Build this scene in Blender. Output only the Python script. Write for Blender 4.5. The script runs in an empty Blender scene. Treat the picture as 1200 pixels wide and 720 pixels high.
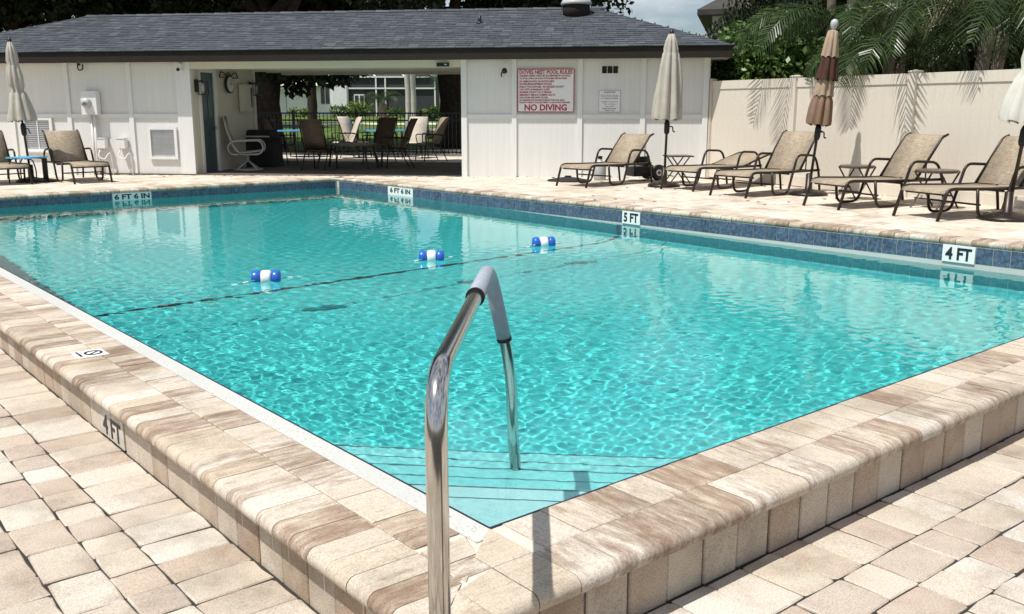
import bpy, math, random
import numpy as np
from mathutils import Vector, Matrix
random.seed(7)
rad = math.radians
scene = bpy.context.scene
col = scene.collection

# ------------------------------------------------------------------ camera, sky, sun, exposure
cam = bpy.data.cameras.new('camera')
cam_o = bpy.data.objects.new('camera', cam); col.objects.link(cam_o); scene.camera = cam_o
cam.sensor_width = 36; cam.lens = 36 * 1114.6 / 1200; cam.clip_start = .05; cam.clip_end = 2000
cam_o.location = (0, 0, 1.4695); cam_o.rotation_euler = (rad(90 - 11.868), 0, 0)

SUN_AZ, SUN_EL = rad(53.5), rad(65)      # heading the light travels towards (from +Y to +X), elevation
world = bpy.data.worlds.new('World'); scene.world = world; world.use_nodes = True
wn = world.node_tree; bg = wn.nodes['Background']; bg.inputs[1].default_value = .08
sky = wn.nodes.new('ShaderNodeTexSky'); sky.sky_type = 'NISHITA'; sky.sun_disc = False
sky.sun_elevation = SUN_EL; sky.sun_rotation = math.pi + SUN_AZ; sky.ozone_density = 2.5; sky.air_density = 1.0; sky.dust_density = .6
tc = wn.nodes.new('ShaderNodeTexCoord'); mp = wn.nodes.new('ShaderNodeMapping'); mp.inputs['Scale'].default_value = (1.6, 1.6, 4.5)
nz = wn.nodes.new('ShaderNodeTexNoise'); nz.inputs['Scale'].default_value = 2.6; nz.inputs['Detail'].default_value = 9; nz.inputs['Roughness'].default_value = .58
rp = wn.nodes.new('ShaderNodeValToRGB'); rp.color_ramp.elements[0].position = .42; rp.color_ramp.elements[1].position = .60
mx = wn.nodes.new('ShaderNodeMix'); mx.data_type = 'RGBA'; mx.inputs[7].default_value = (9.0, 9.2, 9.6, 1)
wn.links.new(tc.outputs['Generated'], mp.inputs[0]); wn.links.new(mp.outputs[0], nz.inputs['Vector'])
wn.links.new(nz.outputs[0], rp.inputs[0]); wn.links.new(rp.outputs[0], mx.inputs[0])
wn.links.new(sky.outputs[0], mx.inputs[6]); wn.links.new(mx.outputs[2], bg.inputs[0])

sun = bpy.data.lights.new('sun', 'SUN'); sun.energy = 5.0; sun.angle = rad(.53); sun.color = (1, .965, .905)
sun_o = bpy.data.objects.new('sun', sun); col.objects.link(sun_o)
sd = Vector((math.sin(SUN_AZ) * math.cos(SUN_EL), math.cos(SUN_AZ) * math.cos(SUN_EL), -math.sin(SUN_EL)))
sun_o.rotation_euler = sd.to_track_quat('-Z', 'Y').to_euler(); sun_o.location = (-10, -6, 30)
sun.cycles.is_caustics_light = True
vs = scene.view_settings
vs.view_transform = 'Standard'; vs.look = 'None'; vs.gamma = 1; vs.use_curve_mapping = False; vs.exposure = .1
scene.cycles.max_bounces = 10; scene.cycles.transmission_bounces = 8; scene.cycles.diffuse_bounces = 3; scene.cycles.glossy_bounces = 3
scene.cycles.transparent_max_bounces = 8; scene.cycles.sample_clamp_indirect = 6; scene.cycles.use_denoising = True

# ------------------------------------------------------------------ helpers: materials
def nodes(name):
    m = bpy.data.materials.new(name); m.use_nodes = True
    return m, m.node_tree.nodes, m.node_tree.links, m.node_tree.nodes['Principled BSDF']
def rnd_value(n, l):
    oi = n.new('ShaderNodeObjectInfo'); ge = n.new('ShaderNodeNewGeometry')
    a = n.new('ShaderNodeMath'); a.operation = 'ADD'; f = n.new('ShaderNodeMath'); f.operation = 'FRACT'
    l.new(oi.outputs['Random'], a.inputs[0]); l.new(ge.outputs['Random Per Island'], a.inputs[1]); l.new(a.outputs[0], f.inputs[0])
    return f.outputs[0]
def ramp(n, l, src, stops, interp='LINEAR'):
    r = n.new('ShaderNodeValToRGB'); r.color_ramp.interpolation = interp
    e = r.color_ramp.elements
    while len(e) < len(stops): e.new(.5)
    for i, (p, c) in enumerate(stops): e[i].position = p; e[i].color = (*c, 1)
    l.new(src, r.inputs[0]); return r.outputs[0]
def noise(n, l, scale, detail=4, rough=.55, vec=None, mapping=None):
    t = n.new('ShaderNodeTexNoise'); t.inputs['Scale'].default_value = scale; t.inputs['Detail'].default_value = detail; t.inputs['Roughness'].default_value = rough
    if vec is None: vec = n.new('ShaderNodeTexCoord').outputs['Object']
    if mapping:
        mm = n.new('ShaderNodeMapping'); mm.inputs['Scale'].default_value = mapping; l.new(vec, mm.inputs[0]); vec = mm.outputs[0]
    l.new(vec, t.inputs['Vector']); return t.outputs[0]
def mixc(n, l, fac, a, b, mode='MIX'):
    m = n.new('ShaderNodeMix'); m.data_type = 'RGBA'; m.blend_type = mode
    for s, v in ((0, fac), (6, a), (7, b)):
        if hasattr(v, 'is_linked') or hasattr(v, 'links'): l.new(v, m.inputs[s])
        else: m.inputs[s].default_value = v if s == 0 else (*v, 1)
    return m.outputs[2]
def bump(n, l, bs, src, strength=.3, dist=.01):
    b = n.new('ShaderNodeBump'); b.inputs['Strength'].default_value = strength; b.inputs['Distance'].default_value = dist
    l.new(src, b.inputs['Height']); l.new(b.outputs[0], bs.inputs['Normal'])
def shifted(n, l, k=37.0):
    t = n.new('ShaderNodeTexCoord').outputs['Object']; r = rnd_value(n, l)
    s = n.new('ShaderNodeMath'); s.operation = 'MULTIPLY'; s.inputs[1].default_value = k; l.new(r, s.inputs[0])
    v = n.new('ShaderNodeVectorMath'); v.operation = 'ADD'; l.new(t, v.inputs[0]); l.new(s.outputs[0], v.inputs[1])
    return v.outputs[0], r
def plain(name, c, rough=.6, metal=0., var=.12, scale=6, bmp=0., spec=.5):
    m, n, l, b = nodes(name); b.inputs['Roughness'].default_value = rough; b.inputs['Metallic'].default_value = metal
    b.inputs['Specular IOR Level'].default_value = spec
    ns = noise(n, l, scale, 5)
    lo = tuple(x * (1 - var) for x in c); hi = tuple(min(1, x * (1 + var)) for x in c)
    l.new(ramp(n, l, ns, [(.3, lo), (.7, hi)]), b.inputs['Base Color'])
    if bmp: bump(n, l, b, noise(n, l, scale * 12, 3), bmp, .004)
    return m
MT = {}
def paver_mat(name, pal, tint=1.):
    m, n, l, b = nodes(name); v, r = shifted(n, l); b.inputs['Roughness'].default_value = .88; b.inputs['Specular IOR Level'].default_value = .25
    base = ramp(n, l, r, [(i / len(pal), tuple(x * tint for x in c)) for i, c in enumerate(pal)], 'CONSTANT')
    bl = noise(n, l, 7, 5, .65, v); c1 = mixc(n, l, ramp(n, l, bl, [(.40, (0, 0, 0)), (.75, (.6, .6, .6))]), base, tuple(x * tint for x in (.60, .54, .46)))
    bl2 = noise(n, l, 3.5, 4, .6, v); c2 = mixc(n, l, ramp(n, l, bl2, [(.50, (0, 0, 0)), (.72, (.55, .55, .55))]), c1, tuple(x * tint for x in (.36, .26, .19)))
    sp = noise(n, l, 190, 2, .7, v); c3 = mixc(n, l, .55, c2, ramp(n, l, sp, [(.30, (.42, .40, .38)), (.60, (1.2, 1.2, 1.2))]), 'MULTIPLY')
    gp = n.new('ShaderNodeNewGeometry').outputs['Position']; st = noise(n, l, 1.7, 6, .65, gp)
    c4 = mixc(n, l, 1.0, c3, ramp(n, l, st, [(.34, (.70, .68, .66)), (.5, (1, 1, 1)), (.7, (1.05, 1.05, 1.05))]), 'MULTIPLY')
    l.new(c4, b.inputs['Base Color']); bump(n, l, b, sp, .35, .004); return m
PAL = [(.54, .47, .38), (.66, .61, .53), (.45, .335, .25), (.61, .55, .45), (.40, .295, .225), (.68, .65, .59), (.50, .39, .29), (.58, .51, .40), (.44, .35, .285), (.63, .58, .51)]
AVG = (.53, .465, .39)
PAL = [tuple(a * .6 + m * .4 for a, m in zip(c, AVG)) for c in PAL]
MT['paver'] = paver_mat('terrace_paver_stone', PAL, .92)
MT['deck_paver'] = paver_mat('deck_paver_stone', [(.62, .54, .44), (.66, .59, .49), (.57, .48, .38), (.68, .62, .53)])
MT['wall_brick'] = paver_mat('riser_brick_stone', [(.45, .35, .26), (.52, .44, .35), (.40, .30, .22), (.55, .48, .39)])
def coping_mat(name):
    m, n, l, b = nodes(name); v, r = shifted(n, l); b.inputs['Roughness'].default_value = .75; b.inputs['Specular IOR Level'].default_value = .3
    base = ramp(n, l, r, [(0, (.52, .455, .37)), (.3, (.60, .55, .48)), (.6, (.50, .42, .32)), (1, (.57, .51, .43))])
    st = noise(n, l, 1, 8, .72, v, (5.5, 24, 12))
    th = n.new('ShaderNodeMath'); th.operation = 'MULTIPLY_ADD'; th.inputs[1].default_value = .34; th.inputs[2].default_value = -.19
    r2 = n.new('ShaderNodeMath'); r2.operation = 'MULTIPLY'; r2.inputs[1].default_value = 7.31; l.new(r, r2.inputs[0])
    r3 = n.new('ShaderNodeMath'); r3.operation = 'FRACT'; l.new(r2.outputs[0], r3.inputs[0]); l.new(r3.outputs[0], th.inputs[0])
    ad = n.new('ShaderNodeMath'); ad.operation = 'ADD'; l.new(st, ad.inputs[0]); l.new(th.outputs[0], ad.inputs[1])
    f = ramp(n, l, ad.outputs[0], [(.46, (0, 0, 0)), (.55, (.5, .5, .5)), (.68, (1, 1, 1))])
    c1 = mixc(n, l, f, base, (.265, .185, .13))
    f2 = noise(n, l, 1, 6, .7, v, (14, 60, 20)); c2 = mixc(n, l, ramp(n, l, f2, [(.48, (0, 0, 0)), (.70, (.6, .6, .6))]), c1, (.36, .29, .225))
    sp = noise(n, l, 160, 2, .7, v); c3 = mixc(n, l, .55, c2, ramp(n, l, sp, [(.3, (.5, .48, .45)), (.58, (1.15, 1.15, 1.15))]), 'MULTIPLY')
    gp = n.new('ShaderNodeNewGeometry').outputs['Position']; stn = noise(n, l, 2.3, 6, .65, gp)
    c4 = mixc(n, l, 1.0, c3, ramp(n, l, stn, [(.34, (.74, .72, .69)), (.5, (1, 1, 1)), (.7, (1.05, 1.05, 1.05))]), 'MULTIPLY')
    l.new(c4, b.inputs['Base Color']); bump(n, l, b, sp, .15, .003); return m
MT['coping'] = coping_mat('coping_travertine_streaked')
MT['mortar'] = plain('sand_joint', (.028, .024, .02), .95, var=.3, scale=30)
MT['grout'] = plain('pale_grout', (.58, .53, .45), .9, var=.12, scale=30)
def speckle_mat(name, c, sp_c, rough=.6):
    m, n, l, b = nodes(name); b.inputs['Roughness'].default_value = rough
    s = noise(n, l, 120, 2, .6); big = noise(n, l, 2.2, 5)
    c1 = mixc(n, l, ramp(n, l, s, [(.62, (0, 0, 0)), (.70, (1, 1, 1))]), c, sp_c)
    c2 = mixc(n, l, ramp(n, l, big, [(.35, (0, 0, 0)), (.7, (.35, .35, .35))]), c1, tuple(x * .78 for x in c))
    l.new(c2, b.inputs['Base Color']); return m
MT['terrazzo'] = speckle_mat('white_terrazzo', (.54, .54, .51), (.15, .16, .16))
MT['plaster'] = speckle_mat('aqua_pool_plaster', (.065, .58, .58), (.03, .36, .39))
MT['plaster_mid'] = speckle_mat('pale_aqua_pool_plaster', (.20, .68, .68), (.08, .36, .40))
MT['plaster_white'] = speckle_mat('white_pool_plaster', (.40, .74, .74), (.12, .36, .40))
def tile_mat():
    m, n, l, b = nodes('blue_slate_tile'); v, r = shifted(n, l); b.inputs['Roughness'].default_value = .35
    base = ramp(n, l, r, [(0, (.036, .058, .105)), (.5, (.052, .082, .135)), (1, (.028, .043, .08))])
    s = noise(n, l, 28, 5, .65, v); c = mixc(n, l, ramp(n, l, s, [(.42, (0, 0, 0)), (.72, (.65, .65, .65))]), base, (.20, .27, .36))
    l.new(c, b.inputs['Base Color']); bump(n, l, b, s, .5, .004); return m
MT['tile'] = tile_mat()
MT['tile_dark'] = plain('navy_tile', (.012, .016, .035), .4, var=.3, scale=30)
MT['step_tile'] = plain('teal_step_tile', (.05, .15, .18), .4, var=.3, scale=30)
MT['riser_joint'] = plain('tan_riser_mortar', (.15, .12, .095), .95, var=.3, scale=30)
MT['white_tile'] = plain('white_glazed_tile', (.80, .80, .78), .3, var=.05, scale=20)
MT['black_paint'] = plain('black_paint', (.012, .012, .014), .5, var=.2)
MT['red_paint'] = plain('red_paint', (.42, .03, .05), .5, var=.1)
def siding_mat(name, c, groove=True):
    m, n, l, b = nodes(name); b.inputs['Roughness'].default_value = .55
    t = n.new('ShaderNodeTexCoord').outputs['Object']
    st = noise(n, l, 1, 5, .6, t, (22, 22, .9)); bl = noise(n, l, 1.1, 4, .6, t)
    lo = tuple(x * .93 for x in c)
    c1 = mixc(n, l, ramp(n, l, st, [(.35, (0, 0, 0)), (.7, (1, 1, 1))]), lo, c)
    c2 = mixc(n, l, ramp(n, l, bl, [(.5, (0, 0, 0)), (.8, (.3, .3, .3))]), c1, tuple(x * q for x, q in zip(c, (.86, .84, .80))))
    l.new(c2, b.inputs['Base Color'])
    if groove:
        wv = n.new('ShaderNodeTexWave'); wv.wave_type = 'BANDS'; wv.bands_direction = 'X'; wv.inputs['Scale'].default_value = 3.14; l.new(t, wv.inputs['Vector'])
        g = ramp(n, l, wv.outputs['Fac'], [(.0, (0, 0, 0)), (.10, (1, 1, 1))])
        bump(n, l, b, g, .22, .004)
    else: bump(n, l, b, st, .12, .003)
    return m
MT['siding'] = siding_mat('white_grooved_siding', (.74, .735, .705))
MT['trim'] = siding_mat('white_painted_trim', (.78, .775, .75), False)
MT['cream'] = siding_mat('cream_painted_trim', (.66, .63, .52), False)
MT['vinyl'] = siding_mat('beige_vinyl', (.70, .64, .545), False)
MT['fascia'] = plain('dark_grey_fascia', (.028, .023, .019), .75, var=.1, spec=.15)
MT['door_green'] = plain('dark_teal_door_paint', (.05, .09, .095), .45, var=.1)
def shingle_mat():
    m, n, l, b = nodes('slate_grey_shingle'); v, r = shifted(n, l); b.inputs['Roughness'].default_value = .92; b.inputs['Specular IOR Level'].default_value = .2
    base = ramp(n, l, r, [(0, (.052, .061, .070)), (.4, (.073, .084, .095)), (.7, (.060, .070, .080)), (1, (.096, .108, .120))])
    s = noise(n, l, 55, 3, .7, v); c = mixc(n, l, .6, base, ramp(n, l, s, [(.3, (.6, .6, .6)), (.7, (1.3, 1.3, 1.3))]), 'MULTIPLY')
    l.new(c, b.inputs['Base Color']); bump(n, l, b, s, .4, .004); return m
MT['shingle'] = shingle_mat()
MT['bronze'] = plain('dark_bronze_metal', (.035, .027, .022), .38, .55, .2)
MT['black_metal'] = plain('black_metal', (.015, .015, .016), .45, .3, .2)
MT['white_metal'] = plain('white_powder_coat', (.40, .39, .36), .5, 0, .06)
MT['dark_cover'] = plain('black_cover_fabric', (.012, .012, .013), .8, 0, .3)
def sling_mat(name, c1, c2, k=1.):
    m, n, l, b = nodes(name); b.inputs['Roughness'].default_value = .75; b.inputs['Specular IOR Level'].default_value = .2
    t = n.new('ShaderNodeTexCoord').outputs['Object']
    a = noise(n, l, 1, 4, .7, t, (9, 120, 9)); d = noise(n, l, 1, 4, .7, t, (130, 10, 130)); g = noise(n, l, 2.5, 4, .6, t)
    h = mixc(n, l, .5, a, d)
    c = mixc(n, l, ramp(n, l, h, [(.40, (0, 0, 0)), (.60, (1, 1, 1))]), c1, c2)
    cc = mixc(n, l, ramp(n, l, g, [(.4, (0, 0, 0)), (.75, (.4, .4, .4))]), c, tuple(x * .7 for x in c1))
    l.new(cc, b.inputs['Base Color']); bump(n, l, b, h, .2, .002); return m
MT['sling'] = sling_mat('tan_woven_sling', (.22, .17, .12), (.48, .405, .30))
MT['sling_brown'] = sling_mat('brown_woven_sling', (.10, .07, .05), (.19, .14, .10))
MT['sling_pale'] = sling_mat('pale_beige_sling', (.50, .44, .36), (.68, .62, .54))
MT['canvas'] = plain('oatmeal_canvas', (.43, .40, .345), .9, 0, .12, 5, .2, .1)
MT['canvas_white'] = plain('off_white_canvas', (.60, .58, .52), .9, 0, .08, 5, .2, .1)
MT['canvas_tan'] = plain('tan_canvas', (.36, .27, .195), .9, 0, .15, 5, .2, .1)
MT['canvas_brown'] = plain('dark_brown_canvas', (.075, .04, .03), .9, 0, .2, 5, .2, .1)
MT['canvas_rust'] = plain('light_brown_canvas', (.22, .145, .10), .9, 0, .15, 5, .2, .1)
MT['blue_top'] = plain('sky_blue_tabletop', (.10, .38, .62), .4, 0, .1)
MT['table_brown'] = plain('brown_tabletop', (.10, .075, .06), .4, 0, .25, 12)
def steel_mat():
    m, n, l, b = nodes('brushed_stainless_steel'); b.inputs['Metallic'].default_value = 1
    s = noise(n, l, 1, 5, .6, None, (60, 60, 4)); l.new(ramp(n, l, s, [(.3, (.50, .48, .45)), (.7, (.66, .65, .62))]), b.inputs['Base Color'])
    b.inputs['Roughness'].default_value = .16; bump(n, l, b, s, .04, .001); return m
MT['steel'] = steel_mat()
MT['foam'] = plain('grey_rubber_grip', (.30, .34, .40), .55, 0, .1, 20, .15)
MT['buoy_blue'] = plain('blue_float_plastic', (.015, .11, .48), .3, 0, .12)
MT['buoy_white'] = plain('white_float_plastic', (.78, .78, .78), .3, 0, .05)
def rope_mat():
    m, n, l, b = nodes('blue_white_rope'); t = n.new('ShaderNodeTexCoord').outputs['Object']
    wv = n.new('ShaderNodeTexWave'); wv.inputs['Scale'].default_value = 3.; l.new(t, wv.inputs['Vector'])
    l.new(ramp(n, l, wv.outputs['Fac'], [(.45, (.7, .72, .72)), (.55, (.10, .25, .35))]), b.inputs['Base Color']); return m
MT['rope'] = rope_mat()
def leaf_mat(name, a, c, gloss=.45, tr=.22, spec=.3):
    m, n, l, b = nodes(name); r = rnd_value(n, l); g = noise(n, l, .7, 3)
    k = ramp(n, l, r, [(0, a), (.75, c), (1, tuple(min(1, x * 1.5) for x in c))])
    c1 = mixc(n, l, ramp(n, l, g, [(.3, (0, 0, 0)), (.7, (.6, .6, .6))]), k, tuple(x * .8 for x in a))
    l.new(c1, b.inputs['Base Color']); b.inputs['Roughness'].default_value = gloss; b.inputs['Specular IOR Level'].default_value = spec
    t = n.new('ShaderNodeBsdfTranslucent'); l.new(c1, t.inputs[0]); ms = n.new('ShaderNodeMixShader'); ms.inputs[0].default_value = tr
    o = n['Material Output']; l.new(b.outputs[0], ms.inputs[1]); l.new(t.outputs[0], ms.inputs[2]); l.new(ms.outputs[0], o.inputs[0]); return m
MT['oak_leaf'] = leaf_mat('dark_oak_foliage', (.012, .020, .007), (.028, .044, .013), .55, .08)
MT['bush_leaf'] = leaf_mat('glossy_shrub_foliage', (.040, .088, .020), (.115, .20, .045), .42, .2, .3)
MT['palm_leaf'] = leaf_mat('palm_frond_foliage', (.012, .028, .007), (.056, .095, .024), .34, .2)
MT['palm_dry'] = leaf_mat('dry_palm_foliage', (.14, .13, .06), (.26, .25, .12), .5, .2)
MT['lime_leaf'] = leaf_mat('bright_shrub_foliage', (.07, .12, .02), (.16, .22, .04), .5, .25)
MT['bark'] = plain('grey_brown_bark', (.045, .036, .028), .95, 0, .4, 9, .9, .1)
MT['palm_bark'] = plain('ringed_palm_bark', (.13, .11, .085), .9, 0, .35, 5, .7, .1)
MT['pale_bark'] = plain('pale_grey_palm_trunk', (.50, .49, .46), .8, 0, .15, 3, .3, .1)
MT['grass'] = plain('lawn_grass', (.085, .135, .03), .95, 0, .35, .8, .4, .1)
MT['earth'] = plain('garden_soil', (.09, .075, .055), .95, 0, .3, 2, .4, .1)
MT['concrete'] = plain('brown_grey_slab', (.13, .115, .10), .85, 0, .2, 3, .3, .2)
MT['path'] = plain('pale_concrete_path', (.55, .53, .48), .9, 0, .1, 1)
MT['white_stucco'] = plain('white_stucco', (.72, .73, .72), .85, 0, .06, 2, .2)
MT['screen'] = plain('dark_mesh_screen', (.035, .040, .045), .9, 0, .15, .5)
MT['orange_tile'] = plain('terracotta_roof_tile', (.46, .21, .11), .85, 0, .2, 3)
MT['dark_roof'] = plain('dark_roof_tile', (.05, .045, .042), .9, 0, .2, 3)
MT['glass_dark'] = plain('dark_window_glass', (.03, .035, .04), .08, 0, .1)
MT['blind'] = plain('pale_window_blind', (.50, .53, .56), .5, 0, .08)
MT['grey_plastic'] = plain('grey_plastic', (.45, .46, .46), .45, 0, .08)
MT['clock_face'] = plain('ivory_clock_face', (.62, .60, .53), .5, 0, .05)
MT['stone'] = plain('pale_garden_rock', (.36, .32, .27), .9, 0, .3, 4, .5)
MT['lamp_glass'] = plain('frosted_lamp_glass', (.35, .35, .33), .2, 0, .1)

# ------------------------------------------------------------------ helpers: geometry
class MB:
    def __init__(s): s.v = []; s.f = []
    def add(s, vs, fs):
        b = len(s.v); s.v += [tuple(x) for x in vs]; s.f += [tuple(b + i for i in f) for f in fs]; return s
    def box(s, x0, x1, y0, y1, z0, z1):
        return s.add([(x0, y0, z0), (x1, y0, z0), (x1, y1, z0), (x0, y1, z0), (x0, y0, z1), (x1, y0, z1), (x1, y1, z1), (x0, y1, z1)],
                     [(0, 3, 2, 1), (4, 5, 6, 7), (0, 1, 5, 4), (1, 2, 6, 5), (2, 3, 7, 6), (3, 0, 4, 7)])
    def slab(s, lx, ly, h, ch=.008, jit=0., M=None):
        a, b = lx / 2, ly / 2; ring = []
        cs = [(-a, -b), (a, -b), (a, b), (-a, b)]
        cs = [(x + random.uniform(-jit, jit), y + random.uniform(-jit, jit)) for x, y in cs]
        vs = [(x, y, -h) for x, y in cs] + [(x, y, -ch) for x, y in cs] + [(x - math.copysign(ch, x), y - math.copysign(ch, y), random.uniform(-jit, 0) * .3) for x, y in cs]
        if M is not None: vs = [tuple(M @ Vector(v)) for v in vs]
        fs = [(8, 9, 10, 11)] + [(i, (i + 1) % 4, 4 + (i + 1) % 4, 4 + i) for i in range(4)] + [(4 + i, 4 + (i + 1) % 4, 8 + (i + 1) % 4, 8 + i) for i in range(4)]
        return s.add(vs, fs)
    def stone(s, lx, ly, h, ch=.005, jit=.003, cut=.013):
        a, b = lx / 2, ly / 2; P = []
        for (sx, sy) in ((-1, -1), (1, -1), (1, 1), (-1, 1)):
            c1, c2 = cut * random.uniform(.4, 1.3), cut * random.uniform(.4, 1.3)
            p, q = (sx * a, sy * (b - c2)), (sx * (a - c1), sy * b)
            P += [p, q] if sx * sy > 0 else [q, p]
        out = []
        for i, p in enumerate(P):
            q = P[(i + 1) % 8]; out.append(p)
            if math.dist(p, q) > .06: out.append(((p[0] + q[0]) / 2, (p[1] + q[1]) / 2))
        out = [(x + random.uniform(-jit, jit), y + random.uniform(-jit, jit)) for x, y in out]; n = len(out)
        k = lambda x, y, c: (x * (1 - c / a), y * (1 - c / b))
        vs = [(x, y, -h) for x, y in out] + [(x, y, -ch * .8) for x, y in out] + [(*k(x, y, ch), 0) for x, y in out]
        fs = [tuple(range(2 * n, 3 * n))] + [(r * n + i, r * n + (i + 1) % n, (r + 1) * n + (i + 1) % n, (r + 1) * n + i) for r in (0, 1) for i in range(n)]
        return s.add(vs, fs)
    def tube(s, pts, r, n=8, r2=None, cap=True):
        pts = [Vector(p) for p in pts]; m = len(pts); rings = []; up = None
        for i, p in enumerate(pts):
            t = (pts[min(i + 1, m - 1)] - pts[max(i - 1, 0)]).normalized()
            if up is None: up = Vector((0, 0, 1)) if abs(t.z) < .9 else Vector((1, 0, 0))
            a = (up - t * up.dot(t)).normalized(); b = t.cross(a); up = a
            rr = r if r2 is None else r + (r2 - r) * i / (m - 1)
            if isinstance(r, (list, tuple)): rr = r[i]
            rings.append([p + (a * math.cos(2 * math.pi * k / n) + b * math.sin(2 * math.pi * k / n)) * rr for k in range(n)])
        vs = [v for R in rings for v in R]
        fs = [(i * n + k, i * n + (k + 1) % n, (i + 1) * n + (k + 1) % n, (i + 1) * n + k) for i in range(m - 1) for k in range(n)]
        if cap: fs += [tuple(range(n - 1, -1, -1)), tuple((m - 1) * n + k for k in range(n))]
        return s.add(vs, fs)
    def lathe(s, prof, n=24, c=(0, 0, 0), fold=0., nf=8):
        vs = []; m = len(prof)
        for r, z in prof:
            for k in range(n):
                a = 2 * math.pi * k / n; q = r * (1 + fold * (math.cos(a * nf) * .5 - .25)) if fold else r
                vs.append((c[0] + q * math.cos(a), c[1] + q * math.sin(a), c[2] + z))
        fs = [(i * n + k, i * n + (k + 1) % n, (i + 1) * n + (k + 1) % n, (i + 1) * n + k) for i in range(m - 1) for k in range(n)]
        fs += [tuple(range(n - 1, -1, -1)), tuple((m - 1) * n + k for k in range(n))]
        return s.add(vs, fs)
    def strip(s, prof, y0, y1, th=.006):
        # a sling: profile of (x, z) points, extruded in y, with thickness
        m = len(prof); vs = []
        for y in (y0, y1):
            for o in (0, -th):
                for x, z in prof: vs.append((x, y, z + o))
        T0, B0, T1, B1 = 0, m, 2 * m, 3 * m; fs = []
        for i in range(m - 1):
            fs += [(T0 + i, T0 + i + 1, T1 + i + 1, T1 + i), (B0 + i + 1, B0 + i, B1 + i, B1 + i + 1), (T0 + i + 1, T0 + i, B0 + i, B0 + i + 1), (T1 + i, T1 + i + 1, B1 + i + 1, B1 + i)]
        fs += [(T0, T1, B1, B0), (T1 + m - 1, T0 + m - 1, B0 + m - 1, B1 + m - 1)]
        return s.add(vs, fs)
    def mesh(s, name, mat, smooth=False):
        me = bpy.data.meshes.new(name); me.from_pydata(s.v, [], s.f)
        if mat is not None: me.materials.append(MT[mat] if isinstance(mat, str) else mat)
        if smooth: me.polygons.foreach_set('use_smooth', [True] * len(me.polygons))
        me.update(); return me
    def build(s, name, mat, parent=None, loc=(0, 0, 0), rz=0, smooth=False):
        return link(name, s.mesh(name, mat, smooth), parent, loc, rz)
def link(name, me, parent=None, loc=(0, 0, 0), rz=0):
    o = bpy.data.objects.new(name, me); col.objects.link(o); o.location = loc
    o.rotation_euler = (0, 0, rz) if not isinstance(rz, (tuple, list)) else rz
    if parent: o.parent = parent
    return o
def tag(o, label=None, cat=None, group=None, kind=None):
    if label: o['label'] = label
    if cat: o['category'] = cat
    if group: o['group'] = group
    if kind: o['kind'] = kind
    return o
def empty(name, loc=(0, 0, 0), rz=0): return link(name, None, None, loc, rz)
def copy_tree(o, parent=None):
    c = o.copy(); col.objects.link(c); c.parent = parent
    for ch in list(o.children): copy_tree(ch, c)
    return c
def fillet(pts, r, n=5):
    pts = [Vector(p) for p in pts]; out = [pts[0]]
    for i in range(1, len(pts) - 1):
        a, b, c = pts[i - 1], pts[i], pts[i + 1]; u = (a - b); w = (c - b)
        d = min(r, u.length * .48, w.length * .48); p, q = b + u.normalized() * d, b + w.normalized() * d
        for k in range(n + 1):
            t = k / n; out.append(p * (1 - t) ** 2 + b * 2 * t * (1 - t) + q * t * t)
    out.append(pts[-1]); return out
def text_mesh(s, h, mat, width=None, depth=.002, bold=.012, name='lettering'):
    cu = bpy.data.curves.new('t', 'FONT'); cu.body = s; cu.size = 1; cu.align_x = 'CENTER'; cu.align_y = 'CENTER'; cu.offset = bold; cu.extrude = .002; cu.resolution_u = 3
    o = bpy.data.objects.new('t', cu); col.objects.link(o)
    bpy.context.view_layer.update()
    me = bpy.data.meshes.new_from_object(o.evaluated_get(bpy.context.evaluated_depsgraph_get()))
    bpy.data.objects.remove(o); bpy.data.curves.remove(cu)
    co = np.empty(len(me.vertices) * 3); me.vertices.foreach_get('co', co); co = co.reshape(-1, 3)
    mn, mxx = co.min(0), co.max(0); co -= (mn + mxx) / 2
    sy = h / (mxx[1] - mn[1]); sx = sy if width is None else width / (mxx[0] - mn[0])
    co[:, 0] *= sx; co[:, 1] *= sy; co[:, 2] *= depth / .004
    out = np.stack([co[:, 0], -co[:, 2], co[:, 1]], 1)      # stands upright, reads from -Y
    me.vertices.foreach_set('co', out.ravel()); me.materials.clear(); me.materials.append(MT[mat]); me.name = name; me.update(); return me

# pool frame: x along the near right edge, y along the near left edge, origin at the near corner
PA = math.atan2(.63568, .77196); LX, LY = 7.18, 13.75
def pw(x, y, z=0): return Vector((-.069 + .77196 * x - .63568 * y, 2.6641 + .63568 * x + .77196 * y, z))
def wp(X, Y): dx, dy = X + .069, Y - 2.6641; return dx * .77196 + dy * .63568, -dx * .63568 + dy * .77196
def zt(x, y):
    t = min(max(x, 0), LX) / LX; return (.23 - .005 * y) * (1 - t) + (.278 - .0071 * y) * t
def gz(X, Y): return zt(*wp(X, Y))
def in_view(X, Y, Z, m=60):
    p = rad(11.868); dz = Z - 1.4695; d = Y * math.cos(p) - dz * math.sin(p); u = dz * math.cos(p) + Y * math.sin(p)
    if d < .2: return None
    px, py = 600 + 1114.6 * X / d, 360 - 1114.6 * u / d
    return d if -m < px < 1200 + m and -m < py < 720 + m else None
# pool house frame
BA = rad(-9.4); BU = Vector((math.cos(BA), math.sin(BA), 0)); BV = Vector((-math.sin(BA), math.cos(BA), 0)); BO = Vector((0, 17.9, 0))
def bw(u, v, z=0): return BO + BU * u + BV * v + Vector((0, 0, z))
def to_b(X, Y): d = Vector((X, Y, 0)) - BO; return d.dot(BU), d.dot(BV)

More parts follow.
